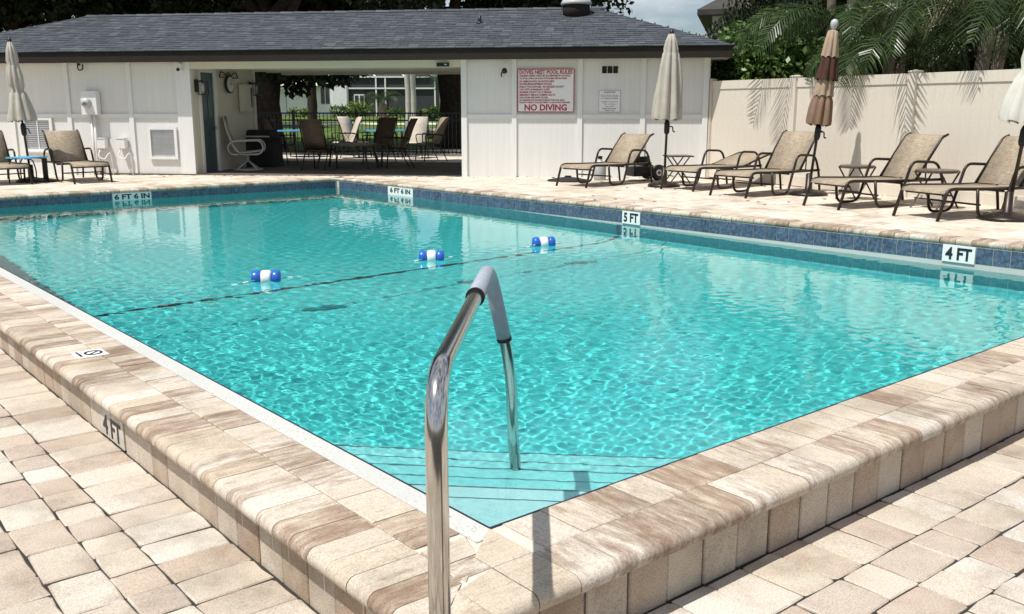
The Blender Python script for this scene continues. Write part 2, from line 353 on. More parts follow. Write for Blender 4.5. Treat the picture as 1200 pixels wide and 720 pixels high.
# ------------------------------------------------------------------ ground and lawn
g = MB(); E = 500
xs = [-E, -.6, LX + 1, E]; ys = [-E, -.6, LY + 1, E]
for i in range(3):
    for j in range(3):
        if i == 1 and j == 1: continue
        q = [pw(xs[i], ys[j], -.09), pw(xs[i + 1], ys[j], -.09), pw(xs[i + 1], ys[j + 1], -.09), pw(xs[i], ys[j + 1], -.09)]
        g.add(q, [(0, 1, 2, 3)])
tag(g.build('ground', 'earth'), kind='structure')
g = MB(); rows = [(27.2, .03), (34, .06), (45, .16), (60, .38), (75, .62), (95, .8), (160, 1.0), (420, 1.2)]
for k, (y, z) in enumerate(rows): g.v += [(-260, y, z), (260, y, z)]
g.f = [(2 * k, 2 * k + 1, 2 * k + 3, 2 * k + 2) for k in range(len(rows) - 1)]
tag(g.build('lawn', 'grass'), kind='structure')
g = MB(); g.add([(-60, 60, .395), (60, 61, .405), (60, 64.5, .465), (-60, 63.5, .455)], [(0, 1, 2, 3)])
tag(g.build('garden_path', 'path'), kind='structure')

# ------------------------------------------------------------------ pool shell, steps, water
def floor_z(x, y):
    D = 1.12 + .045 * y if y < 6.6 else 1.417 + .09 * (y - 6.6)
    d = min(x, y, LX - x, LY - y); r = .45
    c = r - math.sqrt(max(0, r * r - (r - d) ** 2)) if d < r else 0
    return -D + c
gx = [0, .02, .05, .1, .16, .23, .32, .45] + list(np.linspace(.8, LX - .8, 14)) + [LX - q for q in (.45, .32, .23, .16, .1, .05, .02, 0)]
gy = [0, .02, .05, .1, .16, .23, .32, .45] + list(np.linspace(.9, LY - .9, 27)) + [LY - q for q in (.45, .32, .23, .16, .1, .05, .02, 0)]
g = MB(); nx, ny = len(gx), len(gy)
g.v = [(x, y, floor_z(x, y)) for y in gy for x in gx]
g.f = [(j * nx + i, j * nx + i + 1, (j + 1) * nx + i + 1, (j + 1) * nx + i) for j in range(ny - 1) for i in range(nx - 1)]
loop = [j for j in range(nx)] + [j * nx + nx - 1 for j in range(1, ny)] + [(ny - 1) * nx + i for i in range(nx - 2, -1, -1)] + [j * nx for j in range(ny - 2, 0, -1)]
b0 = len(g.v)
for i in loop: x, y, z = g.v[i]; g.v.append((x, y, zt(x, y) - .062))
L = len(loop)
g.f += [(loop[i], loop[(i + 1) % L], b0 + (i + 1) % L, b0 + i) for i in range(L)]
pool = g.build('pool_shell', 'plaster', None, pw(0, 0), PA, True); tag(pool, kind='structure')
caustic = [pool]
# corner steps: three triangular treads
SD = [(1.50, -.20), (2.12, -.44), (2.76, -.70)]
for s, z in SD[::-1]:
    st = MB(); st.add([(-.003, -.003, z), (s, -.003, z), (-.003, s, z), (s, -.003, -1.2), (-.003, s, -1.2)], [(0, 1, 2), (1, 3, 4, 2)])
    o = st.build('corner_step', 'plaster_white' if z > -.3 else 'plaster_mid', pool); caustic.append(o)
    for ds in (.012, .17):
        ln = MB(); w = .014 if ds < .1 else .009
        a, b = s - ds, s - ds - w
        ln.add([(a, 0, z + .004), (0, a, z + .004), (0, b, z + .004), (b, 0, z + .004)], [(0, 1, 2, 3)])
        o = ln.build('step_edge_tile', 'step_tile', pool); caustic.append(o)
# dark line of tile across the floor at the slope break
ln = MB(); path = [(0, -.25)] + [(x, None) for x in gx] + [(LX, -.2), (LX, -.05)]
yb = 6.45
prof = [(.004, -.02), (.004, floor_z(.004, yb))] + [(x, floor_z(x, yb) + .004) for x in gx[2:-2]] + [(LX - .004, floor_z(LX - .004, yb)), (LX - .004, .0)]
for x, z in prof: ln.v += [(x, yb - .03, z), (x, yb + .03, z)]
ln.f = [(2 * i, 2 * i + 2, 2 * i + 3, 2 * i + 1) for i in range(len(prof) - 1)]
o = ln.build('floor_break_line', 'tile_dark', pool); caustic.append(o)

def axis(L, d0, d1):
    a = [0.]
    while a[-1] < L: a.append(a[-1] + d0 + (d1 - d0) * min(1, a[-1] / (L * .8)))
    a = np.array(a) * (L / a[-1]); return a
ax, ay = axis(LX + .02, .0075, .034) - .01, axis(LY + .02, .0075, .042) - .01
X, Y = np.meshgrid(ax, ay); Z = np.zeros_like(X); rng = np.random.default_rng(5)
far = np.clip((X + Y) / 12, 0, 1)
for i in range(72):
    lam = math.exp(rng.uniform(math.log(.034), math.log(.20))); th = rng.uniform(0, 2 * math.pi); k = 2 * math.pi / lam
    A = .000084 * (lam / .06) ** .35
    att = np.clip(1.3 - far * (.11 / lam), .0, 1)
    Z += A * att * np.sin(k * (X * math.cos(th) + Y * math.sin(th)) + rng.uniform(0, 6.28) + .7 * np.sin(1.3 * X + rng.uniform(0, 6)) + .7 * np.sin(1.1 * Y + rng.uniform(0, 6)))
calm = np.clip((X + Y - 1.4) / 3.0, .2, 1); Z *= calm
wm = bpy.data.meshes.new('water'); nyy, nxx = X.shape
wm.vertices.add(nxx * nyy); wm.vertices.foreach_set('co', np.stack([X, Y, Z], -1).astype(np.float32).ravel())
idx = np.arange(nxx * nyy).reshape(nyy, nxx); F = np.stack([idx[:-1, :-1], idx[:-1, 1:], idx[1:, 1:], idx[1:, :-1]], -1).reshape(-1, 4)
wm.loops.add(F.size); wm.loops.foreach_set('vertex_index', F.ravel().astype(np.int32)); wm.polygons.add(len(F))
wm.polygons.foreach_set('loop_start', np.arange(0, F.size, 4, dtype=np.int32)); wm.polygons.foreach_set('loop_total', np.full(len(F), 4, dtype=np.int32))
wm.polygons.foreach_set('use_smooth', np.ones(len(F), dtype=bool)); wm.update(calc_edges=True); wm.validate()
m = bpy.data.materials.new('pool_water'); m.use_nodes = True; n = m.node_tree.nodes; n.clear()
gl = n.new('ShaderNodeBsdfGlass'); gl.inputs['IOR'].default_value = 1.33; gl.inputs['Roughness'].default_value = 0
ou = n.new('ShaderNodeOutputMaterial'); m.node_tree.links.new(gl.outputs[0], ou.inputs[0])
wm.materials.append(m)
water = link('water', wm, None, pw(0, 0), PA); tag(water, kind='structure'); water.cycles.is_caustics_caster = True

# ------------------------------------------------------------------ tile band with depth markers
TS = .155
core = MB()
def tile_top(x, y): return zt(x, y) - .058
def quad_strip(mb, pts, zlo, zhi):
    for (x0, y0), (x1, y1) in zip(pts[:-1], pts[1:]):
        mb.add([(x0, y0, zlo(x0, y0)), (x1, y1, zlo(x1, y1)), (x1, y1, zhi(x1, y1)), (x0, y0, zhi(x0, y0))], [(0, 1, 2, 3)])
quad_strip(core, [(LX - .002, y) for y in np.linspace(0, LY, 12)], lambda x, y: tile_top(x, y) - .155, tile_top)
quad_strip(core, [(x, LY - .002) for x in np.linspace(0, LX, 12)], lambda x, y: tile_top(x, y) - .155, tile_top)
wst = MB()
quad_strip(wst, [(LX - .0045, y) for y in np.linspace(0, LY, 12)], lambda x, y: -.012, lambda x, y: max(.0, tile_top(x, y) - .153))
quad_strip(wst, [(x, LY - .0045) for x in np.linspace(0, LX, 12)], lambda x, y: -.012, lambda x, y: max(.0, tile_top(x, y) - .153))
band = core.build('pool_tile_band', 'grout', None, pw(0, 0), PA); tag(band, kind='structure')
wst.build('white_waterline_strip', 'terrazzo', band)
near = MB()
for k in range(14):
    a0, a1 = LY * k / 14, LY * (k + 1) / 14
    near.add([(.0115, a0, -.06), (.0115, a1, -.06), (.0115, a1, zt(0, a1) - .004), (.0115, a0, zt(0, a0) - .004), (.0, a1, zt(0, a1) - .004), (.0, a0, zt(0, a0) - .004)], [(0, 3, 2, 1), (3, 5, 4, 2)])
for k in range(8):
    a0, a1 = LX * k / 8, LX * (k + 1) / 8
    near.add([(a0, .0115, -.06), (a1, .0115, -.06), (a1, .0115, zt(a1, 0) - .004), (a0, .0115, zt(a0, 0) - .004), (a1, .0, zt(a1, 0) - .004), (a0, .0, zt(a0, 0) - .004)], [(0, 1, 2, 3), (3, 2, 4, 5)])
near.build('near_edge_tile_strip', 'tile_dark', band)  # navy tile; its lip stands in for the shadow gap at the water edge
tl = MB(); tl.slab(TS - .005, TS - .005, .008, .002)
tile_me = tl.mesh('tile', 'tile')
def snap(a, b): i0 = round((a - .02) / TS); i1 = max(i0 + 1, round((b - .02) / TS)); return (i0 * TS + .02, i1 * TS + .02)
MARK_B = [snap(1.87, 2.2), snap(6.12, 6.42), snap(11.2, 11.9)]; MARK_D = [snap(3.05, 3.78)]
nb = int(LY / TS)
for i in range(nb):
    y = (i + .5) * TS + .02
    if any(a < y < b for a, b in MARK_B): continue
    o = link('tile', tile_me, band, (LX - .008, y, tile_top(LX, y) - TS / 2), (0, -math.pi / 2, 0))
for i in range(int(LX / TS)):
    x = (i + .5) * TS + .02
    if any(a < x < b for a, b in MARK_D): continue
    link('tile', tile_me, band, (x, LY - .008, tile_top(x, LY) - TS / 2), (math.pi / 2, 0, 0))
def marker(parent, loc, rz, txt, w, h, tw, th, name='depth_marker', lab=None, up=0.):
    mk = MB(); mk.box(-w / 2, w / 2, -.006, .004, -h / 2, h / 2); o = mk.build(name, 'white_tile', parent, loc, rz)
    link('lettering', text_mesh(txt, th, 'black_paint', tw, .002, .035), o, (0, -.0075, up))
    if lab: o['label'] = lab
    return o
for (a, b), t, lab in zip(MARK_B, ('4 FT', '5 FT', '6 FT 6 IN'), ('white depth tile reading 4 FT', 'white depth tile reading 5 FT', 'narrow white depth tile reading 6 FT 6 IN')):
    c = (a + b) / 2; marker(band, (LX - .012, c, tile_top(LX, c) - .078), -math.pi / 2, t, b - a - .004, .160, (b - a) * .8, .118 if c < 9 else .085, lab=lab, up=0 if c < 9 else .022)
a, b = MARK_D[0]; marker(band, ((a + b) / 2, LY - .012, tile_top(3.5, LY) - .078), 0, '6 FT 6 IN', b - a - .004, .160, (b - a) * .90, .086, up=.022, lab='white depth tile reading 6 FT 6 IN below lounger')

# ------------------------------------------------------------------ coping
WL, WR = .49, .405        # width of the coping on the left and right near sides
TH = .058
mor = MB()
mor.box(-WL + .045, -.09, -.3, LY + .3, .1, .15)
cop = MB()
def bed(mb, x0, x1, y0, y1, n, dz, th):
    for k in range(n):
        a0, a1 = (y0 + (y1 - y0) * k / n, y0 + (y1 - y0) * (k + 1) / n) if y1 - y0 > x1 - x0 else (y0, y1)
        c0, c1 = (x0, x1) if y1 - y0 > x1 - x0 else (x0 + (x1 - x0) * k / n, x0 + (x1 - x0) * (k + 1) / n)
        P = [(c0, a0), (c1, a0), (c1, a1), (c0, a1)]
        mb.add([(x, y, zt(x, y) - dz) for x, y in P] + [(x, y, zt(x, y) - dz - th) for x, y in P], [(0, 1, 2, 3), (7, 6, 5, 4), (0, 4, 5, 1), (1, 5, 6, 2), (2, 6, 7, 3), (3, 7, 4, 0)])
bed(cop, -WL + .05, -.002, -.3, LY, 14, .006, .05)
bed(cop, .0, LX, -WR + .03, -.001, 8, .006, .05)
fb = MB(); bed(fb, LX + .04, LX + .30, -.4, LY + .3, 14, .009, .05)
bed(fb, -.4, LX + .04, LY + .04, LY + .30, 8, .009, .05)
coping = cop.build('pool_coping', 'grout', None, pw(0, 0), PA); tag(coping, kind='structure')
fb.build('mortar_bed', 'mortar', coping)
def nose_profile(w, inner=0., bull=True):
    # distance from the water side edge -> (d, z), top first then round the nose back to the underside
    P = [(inner, -.003), (inner + .004, 0)]
    if bull:
        r = .030
        for k in range(9):
            a = math.pi * k / 8; P.append((w - r + r * math.sin(a), -r + r * math.cos(a)))
    else: P += [(w - .004, 0), (w, -.003), (w, -TH)]
    P.append((inner, -TH)); return P
def prism(P0, P1, tr):
    n = len(P0); mb = MB()
    mb.add([tr(d, 0, z) for d, z in P0] + [tr(d, 1, z) for d, z in P1], [tuple(range(n)), tuple(range(2 * n - 1, n - 1, -1))] + [(i, n + i, n + (i + 1) % n, (i + 1) % n) for i in range(n)]); return mb
def fix(me):
    import bmesh
    b = bmesh.new(); b.from_mesh(me); bmesh.ops.recalc_face_normals(b, faces=b.faces[:]); b.to_mesh(me); b.free()
    me.polygons.foreach_set('use_smooth', [True] * len(me.polygons)); me.set_sharp_from_angle(angle=rad(32)); me.update(); return me
# brick meshes in local axes: x = away from the water (length), y = along the edge (width)
def cop_mesh(d0, d1, w, bull, name):
    P = [(d - d0, z) for d, z in nose_profile(d1, d0, bull)]
    return fix(prism(P, P, lambda d, s, z: (d, -w / 2 + .0015 if s == 0 else w / 2 - .0015, z)).mesh(name, 'coping'))
BL, BR = .1125, .152
mO, mI = cop_mesh(.252, WL, BL, True, 'bullnose_brick'), cop_mesh(.088, .249, BL, False, 'coping_brick')
rO, rI = cop_mesh(.202, WR, BR, True, 'bullnose_brick'), cop_mesh(.0, .199, BR, False, 'coping_brick')
def jit(a): return random.uniform(-a, a)
# left run (away from the water is -x)
stuff = MB()
for i in range(int(LY / BL)):
    y = .0 + (i + .5) * BL
    X_, Y_, _ = pw(-.3, y); vis = in_view(X_, Y_, .2, 120)
    if vis is None and y > 9: continue
    for me, d, off in ((mO, .252, 0), (mI, .088, .03)):
        link(me.name.split('.')[0], me, coping, (-d, y + off, zt(0, y) + jit(.0012)), (0, jit(.003), math.pi + jit(.006)))
for i in range(int((LX + .4) / BR)):
    x = (i + .5) * BR
    for me, d, off in ((rO, .202, 0), (rI, .0, .05)):
        link(me.name.split('.')[0], me, coping, (x + off, -d, zt(x, 0) + jit(.0012)), (0, jit(.003), -math.pi / 2 + jit(.006)))
# mitred corner bricks
def corner(runL):
    W, O = (WL, WR) if runL else (WR, WL)
    b0, cuts = 0., ([0, .11, .22, .33, O] if runL else [0, .15, .30, O])
    splits = [(.088, .249), (.252, W)] if runL else [(.0, .199), (.202, W)]
    for c0, c1 in zip(cuts[:-1], cuts[1:]):
        for d0, d1 in splits:
            def side(c):
                lim = c * W / O
                return [(max(d, min(lim, d1)), z) for d, z in nose_profile(d1, d0, d1 == W)], lim
            A, la = side(c0 + .0015); B, lb = side(c1 - .0015)
            if la >= d1 - .002: continue
            def tr(d, s, z):
                c = c0 + .0015 if s == 0 else c1 - .0015
                # keep the nose of the other run
                e = O - c; zz = z
                if e < .03 and z > -.03: zz = min(z, -.03 + math.sqrt(max(0, .03 ** 2 - (.03 - e) ** 2)))
                return ((-d, -c, zz) if runL else (-c, -d, zz))
            o = link('coping_brick', fix(prism(A, B, tr).mesh('coping_brick', 'coping')), coping, (0, 0, zt(0, 0) + jit(.001)))
corner(True); corner(False)
# white terrazzo strip beside the left edge
ts = MB()
bed(ts, -.086, -.0005, -.05, LY, 14, .002, .05)
ts.build('terrazzo_strip', 'terrazzo', coping)
# far coping: one row of bricks, nose over the water
fme = cop_mesh(.0, .311, BR - .003, True, 'coping_brick')
def far_row(n, pos, rz, base):
    cand = []
    for i in range(n):
        p = pos(i); w_ = pw(p[0], p[1]); cand.append((w_.y, p))
    cand.sort(key=lambda c: c[0]); return cand, rz
rowsF = []
for i in range(int((LY + .3) / BR)): y = (i + .5) * BR - .2; rowsF.append(((LX + .30, y, zt(LX, y)), math.pi))
for i in range(int((LX + .5) / BR)): x = (i + .5) * BR - .4; rowsF.append(((x, LY + .30, zt(x, LY)), -math.pi / 2))
for p, rz in rowsF:
    w_ = pw(p[0], p[1])
    if in_view(w_.x, w_.y, .2, 420) is None: continue
    link('coping_brick', fme, coping, (p[0], p[1], p[2] + jit(.002)), (0, 0, rz + jit(.008)))
# NO DIVING tile set in the left coping
nd = MB(); nd.box(-.075, .075, -.075, .075, -.004, .0035); o = nd.build('no_diving_tile', 'white_tile', coping, (-.29, 2.985, zt(0, 3)), -math.pi / 2)
o['label'] = 'small white tile with a round no diving symbol'
def ring(mb, cx, cy, r0, r1, n=24, z=.006):
    vs = []; 
    for k in range(n): a = 2 * math.pi * k / n; vs += [(cx + r0 * math.cos(a), cy + r0 * math.sin(a), z), (cx + r1 * math.cos(a), cy + r1 * math.sin(a), z)]
    mb.add(vs, [(2 * k, 2 * k + 1, (2 * k + 3) % (2 * n), (2 * k + 2) % (2 * n)) for k in range(n)])
sy = MB(); ring(sy, 0, .015, .034, .046); s2 = .707
sy.add([(-.03, .048, .006), (-.024, .052, .006), (.034, -.016, .006), (.028, -.022, .006)], [(0, 1, 2, 3)])
sy.build('no_diving_symbol', 'black_paint', o)
tx = text_mesh('NO DIVING', .014, 'black_paint', .11, .001, .02); t_ = link('lettering', tx, o, (0, -.055, .006), (-math.pi / 2, 0, 0))

# ------------------------------------------------------------------ raised edge walls below the coping
def riser(name, label, pts_fn, length, pitch, h_fn, rz, marks=None):
    root = empty(name, pw(0, 0), PA); tag(root, label, 'wall')
    c = MB(); a, b = pts_fn(0), pts_fn(length)
    return root
rl = empty('edge_wall', pw(0, 0), PA); tag(rl, 'low sunlit brick riser below the left pool coping', 'wall', None)
c = MB(); c.box(-.432, -.40, -.35, LY, -.05, .155); c.build('wall_core', 'riser_joint', rl)
bk = [MB().slab(.164, .205, .03, .004, .001).mesh('brick', 'wall_brick') for _ in range(3)]
i = 0; y = -.34; gap = []
while y < 10:
    y0 = y; y += .167 + jit(.004); yc = (y0 + y) / 2
    if 2.03 < yc < 2.37: gap.append((y0, y)); continue
    o = link('brick', random.choice(bk), rl, (-.441 + jit(.002), yc, .068 + jit(.002)), (0, -math.pi / 2, 0)); o.rotation_euler = (math.pi / 2, 0, -math.pi / 2)
g0, g1 = gap[0][0], gap[-1][1]; gw = (g1 - g0) / 2 - .002; mk = MB(); mk.box(-gw, gw, -.006, .004, -.066, .088); MT['worn_tile'] = plain('dirty_white_tile', (.52, .49, .43), .6, var=.25, scale=25); mo = mk.build('depth_marker', 'worn_tile', rl, (-.441, (g0 + g1) / 2, .070), -math.pi / 2)
mo['label'] = 'white depth tile reading 4 FT on the riser'
link('lettering', text_mesh('4 FT', .092, 'black_paint', .25, .002, .015), mo, (0, -.0075, -.008))
rr = empty('edge_wall', pw(0, 0), PA); tag(rr, 'low shaded brick riser below the right pool coping', 'wall', None)
c = MB(); c.box(-.40, LX + .4, -.345, -.31, -.05, .16); c.build('wall_core', 'riser_joint', rr)
x = -.44
while x < 5.2:
    x0 = x; x += .170 + jit(.004)
    link('brick', random.choice(bk), rr, ((x0 + x) / 2, -.353 + jit(.003), .068 + jit(.002)), (math.pi / 2, 0, 0))

# ------------------------------------------------------------------ lower terrace of mixed pavers
tb = MB(); tb.add([(-12, -12, -.006), (14, -12, -.006), (14, -.34, -.006), (-12, -.34, -.006), (-12, 16, -.006), (-.43, 16, -.006), (-.43, -.34, -.006)], [(0, 1, 2, 3), (3, 6, 5, 4)])
terr = tb.build('lower_terrace', 'mortar', None, pw(0, 0), PA); tag(terr, kind='structure')
pcache = {}
def pav(lx, ly, mat, nm='paver'):
    k = (round(lx, 3), round(ly, 3), mat)
    if k not in pcache: pcache[k] = [fix(MB().stone(lx - .0055, ly - .0055, .045, .005, .0035, .009).mesh(nm, mat)) for _ in range(5)]
    return random.choice(pcache[k])
placed = []
def lay(x0, y0, lx, ly):       # corner and size in the pool frame
    placed.append((x0 + lx / 2, y0 + ly / 2, lx, ly))
U = .166
# left field: columns parallel to the left wall
cx = -.447; cols = [.262, .148, .172, .262, .166, .25, .172, .166, .262, .166, .25, .172, .166, .262, .166, .25, .166, .262]
for ci, w in enumerate(cols):
    cx -= w; y = -.75 + (ci * .083 if ci > 1 else 0) - 1.2
    while y < 11:
        ln_ = U if ci < 2 else random.choice([U, U, U * 1.5, U * 1.5, U * 1.0])
        if w < .2 and ci > 1: ln_ = random.choice([U, U * 1.5, U * 1.5])
        lay(cx, y, w, ln_); y += ln_
# right field: rows parallel to the right wall
ry = -.362; rws = [.248, .18, .166, .25, .166, .18, .25, .166, .166, .25, .18, .166, .25, .166]
for ri, w in enumerate(rws):
    ry -= w; x = -.447 + ri * .06
    while x < 6:
        ln_ = random.choice([U, U, U * 1.06]) if ri == 0 else random.choice([U, U * 1.5, U * 1.5])
        lay(x, ry, ln_, w); x += ln_
cand = []
for (x, y, lx, ly) in placed:
    w_ = pw(x, y); d = in_view(w_.x, w_.y, 0, 40)
    cand.append((0 if d else 1, d or 99, x, y, lx, ly))
cand.sort(); sb = MB(); cnt = 0
for k, (o_, d, x, y, lx, ly) in enumerate(cand):
    if o_: 
        if d < 0: pass
    if cnt < 300 and not o_:
        link('paver', pav(lx, ly, 'paver'), terr, (x, y, jit(.003)), (jit(.008), jit(.008), jit(.012))); cnt += 1
    else:
        sb.slab(lx - .006, ly - .006, .04, .007, .0035, Matrix.Translation((x, y, jit(.003))))
tag(sb.build('pavers', 'paver', terr), kind='stuff')

# ------------------------------------------------------------------ upper deck around the far sides
db = MB()
xs_ = [LX + .28, 18]; ysd = np.linspace(-1, 24, 26)
for a, b in zip(ysd[:-1], ysd[1:]):
    db.add([(LX + .28, a, zt(LX, a) - .012), (18, a, zt(LX, a) - .012), (18, b, zt(LX, b) - .012), (LX + .28, b, zt(LX, b) - .012)], [(0, 1, 2, 3)])
for k in range(8):
    x0, x1 = -6 + (LX + .28 + 6) * k / 8, -6 + (LX + .28 + 6) * (k + 1) / 8
    for a, b in zip([LY + .28, 17, 20], [17, 20, 24]):
        db.add([(x0, a, zt(x0, a) - .012), (x1, a, zt(x1, a) - .012), (x1, b, zt(x1, b) - .012), (x0, b, zt(x0, b) - .012)], [(0, 1, 2, 3)])
deck = db.build('pool_deck', 'grout', None, pw(0, 0), PA); tag(deck, kind='structure')
FA, FB = Vector((3.51, 17.44, 0)), Vector((6.25, 11.61, 0))
def beyond_fence(X, Y): d = FB - FA; return (d.x * (Y - FA.y) - d.y * (X - FA.x)) > .1
placed = []
def field(x0, x1, y0, y1):
    y = y0
    while y < y1:
        h = random.choice([.166, .25, .166]); x = x0 - random.uniform(0, .1)
        while x < x1:
            l_ = random.choice([.166, .25, .25, .33]); lay(x, y, l_, h); x += l_
        y += h
field(LX + .303, 13.6, -.6, LY + .3); field(-3, 13.6, LY + .303, 19.6)
cand = []
for (x, y, lx, ly) in placed:
    w_ = pw(x, y); u, v = to_b(w_.x, w_.y)
    if v > -.06 or beyond_fence(w_.x, w_.y): continue
    d = in_view(w_.x, w_.y, .2, 20); d2 = in_view(w_.x, w_.y, .2, 420)
    if d: cand.append((d, x, y, lx, ly))
    elif d2: cand.append((d2 + 200, x, y, lx, ly))
cand.sort(); sb = MB()
for k, (d, x, y, lx, ly) in enumerate(cand):
    z = zt(x, y) + jit(.002)
    if k < 300: link('paver', pav(lx, ly, 'deck_paver'), deck, (x, y, z), (jit(.006), jit(.006), jit(.008)))
    else: sb.slab(lx - .005, ly - .005, .02, .006, .003, Matrix.Translation((x, y, z)))
tag(sb.build('pavers', 'deck_paver', deck), kind='stuff')

# ------------------------------------------------------------------ pool house
ph = empty('pool_house', BO, BA)
tag(ph, 'long white pool house with dark shingled hip roof and open pavilion bay', 'building')
EAVE, FAS = 2.315, 2.50
ZR, OV, DEP = 3.42, .38, 4.6
UL, UR, OPL, OPR = -12.05, 3.53, -6.31, -.945
def panel(u0, u1, v, z0, z1, mat='siding', name='siding_panel'):
    mb = MB(); w = u1 - u0; mb.box(0, w, 0, .03, 0, z1 - z0); return mb.build(name, mat, ph, (u0, v, z0))
def board(u0, u1, v0, v1, z0, z1, mat='trim', name='trim_board'):
    mb = MB(); mb.box(0, u1 - u0, 0, v1 - v0, 0, z1 - z0); return mb.build(name, mat, ph, (u0, v0, z0))
ZB = .10
def bays(edges):
    for a, b in zip(edges[:-1], edges[1:]):
        panel(a, b, 0, ZB, 1.262); panel(a, b, .001, 1.262, 2.36)
BR_E = [OPR, .045, 1.255, 2.39, UR]; BL_E = [UL, -11.45, -10.2, -8.94, -7.6, -6.6, OPL]
bays(BR_E); bays(BL_E)
for e in BR_E[1:-1] + BL_E[1:-2]: board(e - .045, e + .045, -.032, 0, ZB, 2.34)
board(OPR - .004, OPR + .10, -.036, .12, ZB, 2.34); board(UR - .085, UR + .012, -.036, .0, ZB, 2.34)
board(-6.61, OPL + .004, -.038, .0, ZB, 2.34)
def rail(edges):
    for a, b in zip(edges[:-1], edges[1:]): board(a + .047, b - .047, -.027, 0, 1.262, 1.338)
rail([OPR + .055] + BR_E[1:-1] + [UR - .04]); rail(BL_E[:-2] + [-6.565])
# back and side faces, so the block is a block
board(UR - .001, UR + .03, .002, DEP, ZB, 2.36, 'siding', 'side_wall')
board(OPR + .0, OPR + .04, .122, DEP, ZB, 2.36, 'siding', 'side_wall')
board(OPR + .04, UR - .002, DEP - .04, DEP, ZB, 2.36, 'siding', 'rear_wall')
board(UL, OPL - .06, 2.86, 2.9, ZB, 2.36, 'siding', 'rear_wall')
# inner side wall of the pavilion with the door
def side_panel(v0, v1, z0, z1, mat='siding', name='side_wall', t=.04, du=0):
    mb = MB(); mb.box(-t, 0, 0, v1 - v0, 0, z1 - z0); return mb.build(name, mat, ph, (OPL - .001 + du, v0, z0))
side_panel(.032, .36, ZB, 2.34, 'cream'); side_panel(.36, .97, 2.15, 2.34, 'cream'); side_panel(.97, 2.9, ZB, 2.34, 'cream')
side_panel(.98, 2.9, 1.26, 1.33, 'cream', 'trim_board', .02, .018)
side_panel(2.82, 2.9, ZB, 2.3, 'trim', 'trim_board', .03, .026)
dr = side_panel(.37, .96, .17, 2.14, 'door_green', 'door', .045, -.03)
for z0, z1 in ((.16, .85), (1.05, 1.82)):
    for v0, v1 in ((.07, .26), (.33, .52)):
        mb = MB(); mb.box(0, .012, v0, v1, z0, z1); mb.build('door_panel', 'door_green', dr, (-.001, 0, 0))
mb = MB(); mb.lathe([(.012, 0), (.012, .03), (.028, .035), (.03, .055), (.02, .07), (.002, .072)], 12); kn = mb.build('door_knob', 'steel', dr, (0, .53, .88), (0, math.pi / 2, 0), True)
for v0, v1, z0, z1 in ((.29, .37, .1, 2.22), (.96, 1.04, .1, 2.22), (.37, .96, 2.145, 2.22)): side_panel(v0, v1, z0, z1, 'trim', 'door_frame', .03, .022)
# beams, ceiling, soffit, fascia
board(OPL + .005, OPR - .006, -.03, .14, 2.19, 2.345, 'cream', 'front_beam')
board(OPL, OPR, DEP - .16, DEP, 2.22, 2.34, 'cream', 'rear_beam')
mb = MB(); mb.box(OPL, OPR, .14, DEP - .16, 2.27, 2.30); mb.build('ceiling', 'cream', ph)
for k in range(4):
    v = .9 + k * .85; board(OPL + .05, OPR - .01, v, v + .09, 2.235, 2.272, 'cream', 'ceiling_joist')
for uu in (-1.0,):
    mb = MB(); mb.box(-.06, .06, -.06, .06, .1, 2.23)
    mb.build('rear_post', 'trim', ph, (uu, DEP - .08, 0))
u0, u1, v0, v1 = UL - OV, UR + OV, -OV, DEP + OV
mb = MB(); mb.box(u0 + .03, u1 - .03, v0 + .03, -.028, EAVE, EAVE + .012); mb.build('soffit', 'cream', ph)
mb = MB(); mb.box(UR + .032, u1 - .03, -.027, v1 - .03, EAVE, EAVE + .012); mb.build('soffit', 'cream', ph)
mb = MB(); mb.box(u0 + .03, u1 - .03, DEP + .002, v1 - .03, EAVE, EAVE + .012); mb.build('soffit', 'cream', ph)
for a in ((u0, u1, v0, v0 + .028), (u0, u1, v1 - .028, v1), (u0, u0 + .028, v0 + .03, v1 - .03), (u1 - .028, u1, v0 + .03, v1 - .03)):
    mb = MB(); mb.box(*a, EAVE - .01, FAS); mb.build('fascia_board', 'fascia', ph)
hv = (v0 + v1) / 2; hr = hv - v0
ov = .03; e0, e1, w0, w1 = u0 - ov, u1 + ov, v0 - ov, v1 + ov; ru0, ru1 = u0 + hr - .1, u1 - hr + .06
rf = MB(); rf.add([(e0, w0, FAS + .008), (e1, w0, FAS + .008), (e1, w1, FAS + .008), (e0, w1, FAS + .008), (ru0, hv, ZR), (ru1, hv, ZR)], [(0, 1, 5, 4), (1, 2, 5), (2, 3, 4, 5), (3, 0, 4), (3, 2, 1, 0)])
roof = rf.build('roof', 'shingle', ph)
sh = MB(); N_ = 21; A0, A1 = Vector((0, w0, FAS + .008)), Vector((0, hv, ZR)); sl = (A1 - A0); nrm = Vector((0, -sl.z, sl.y)).normalized()
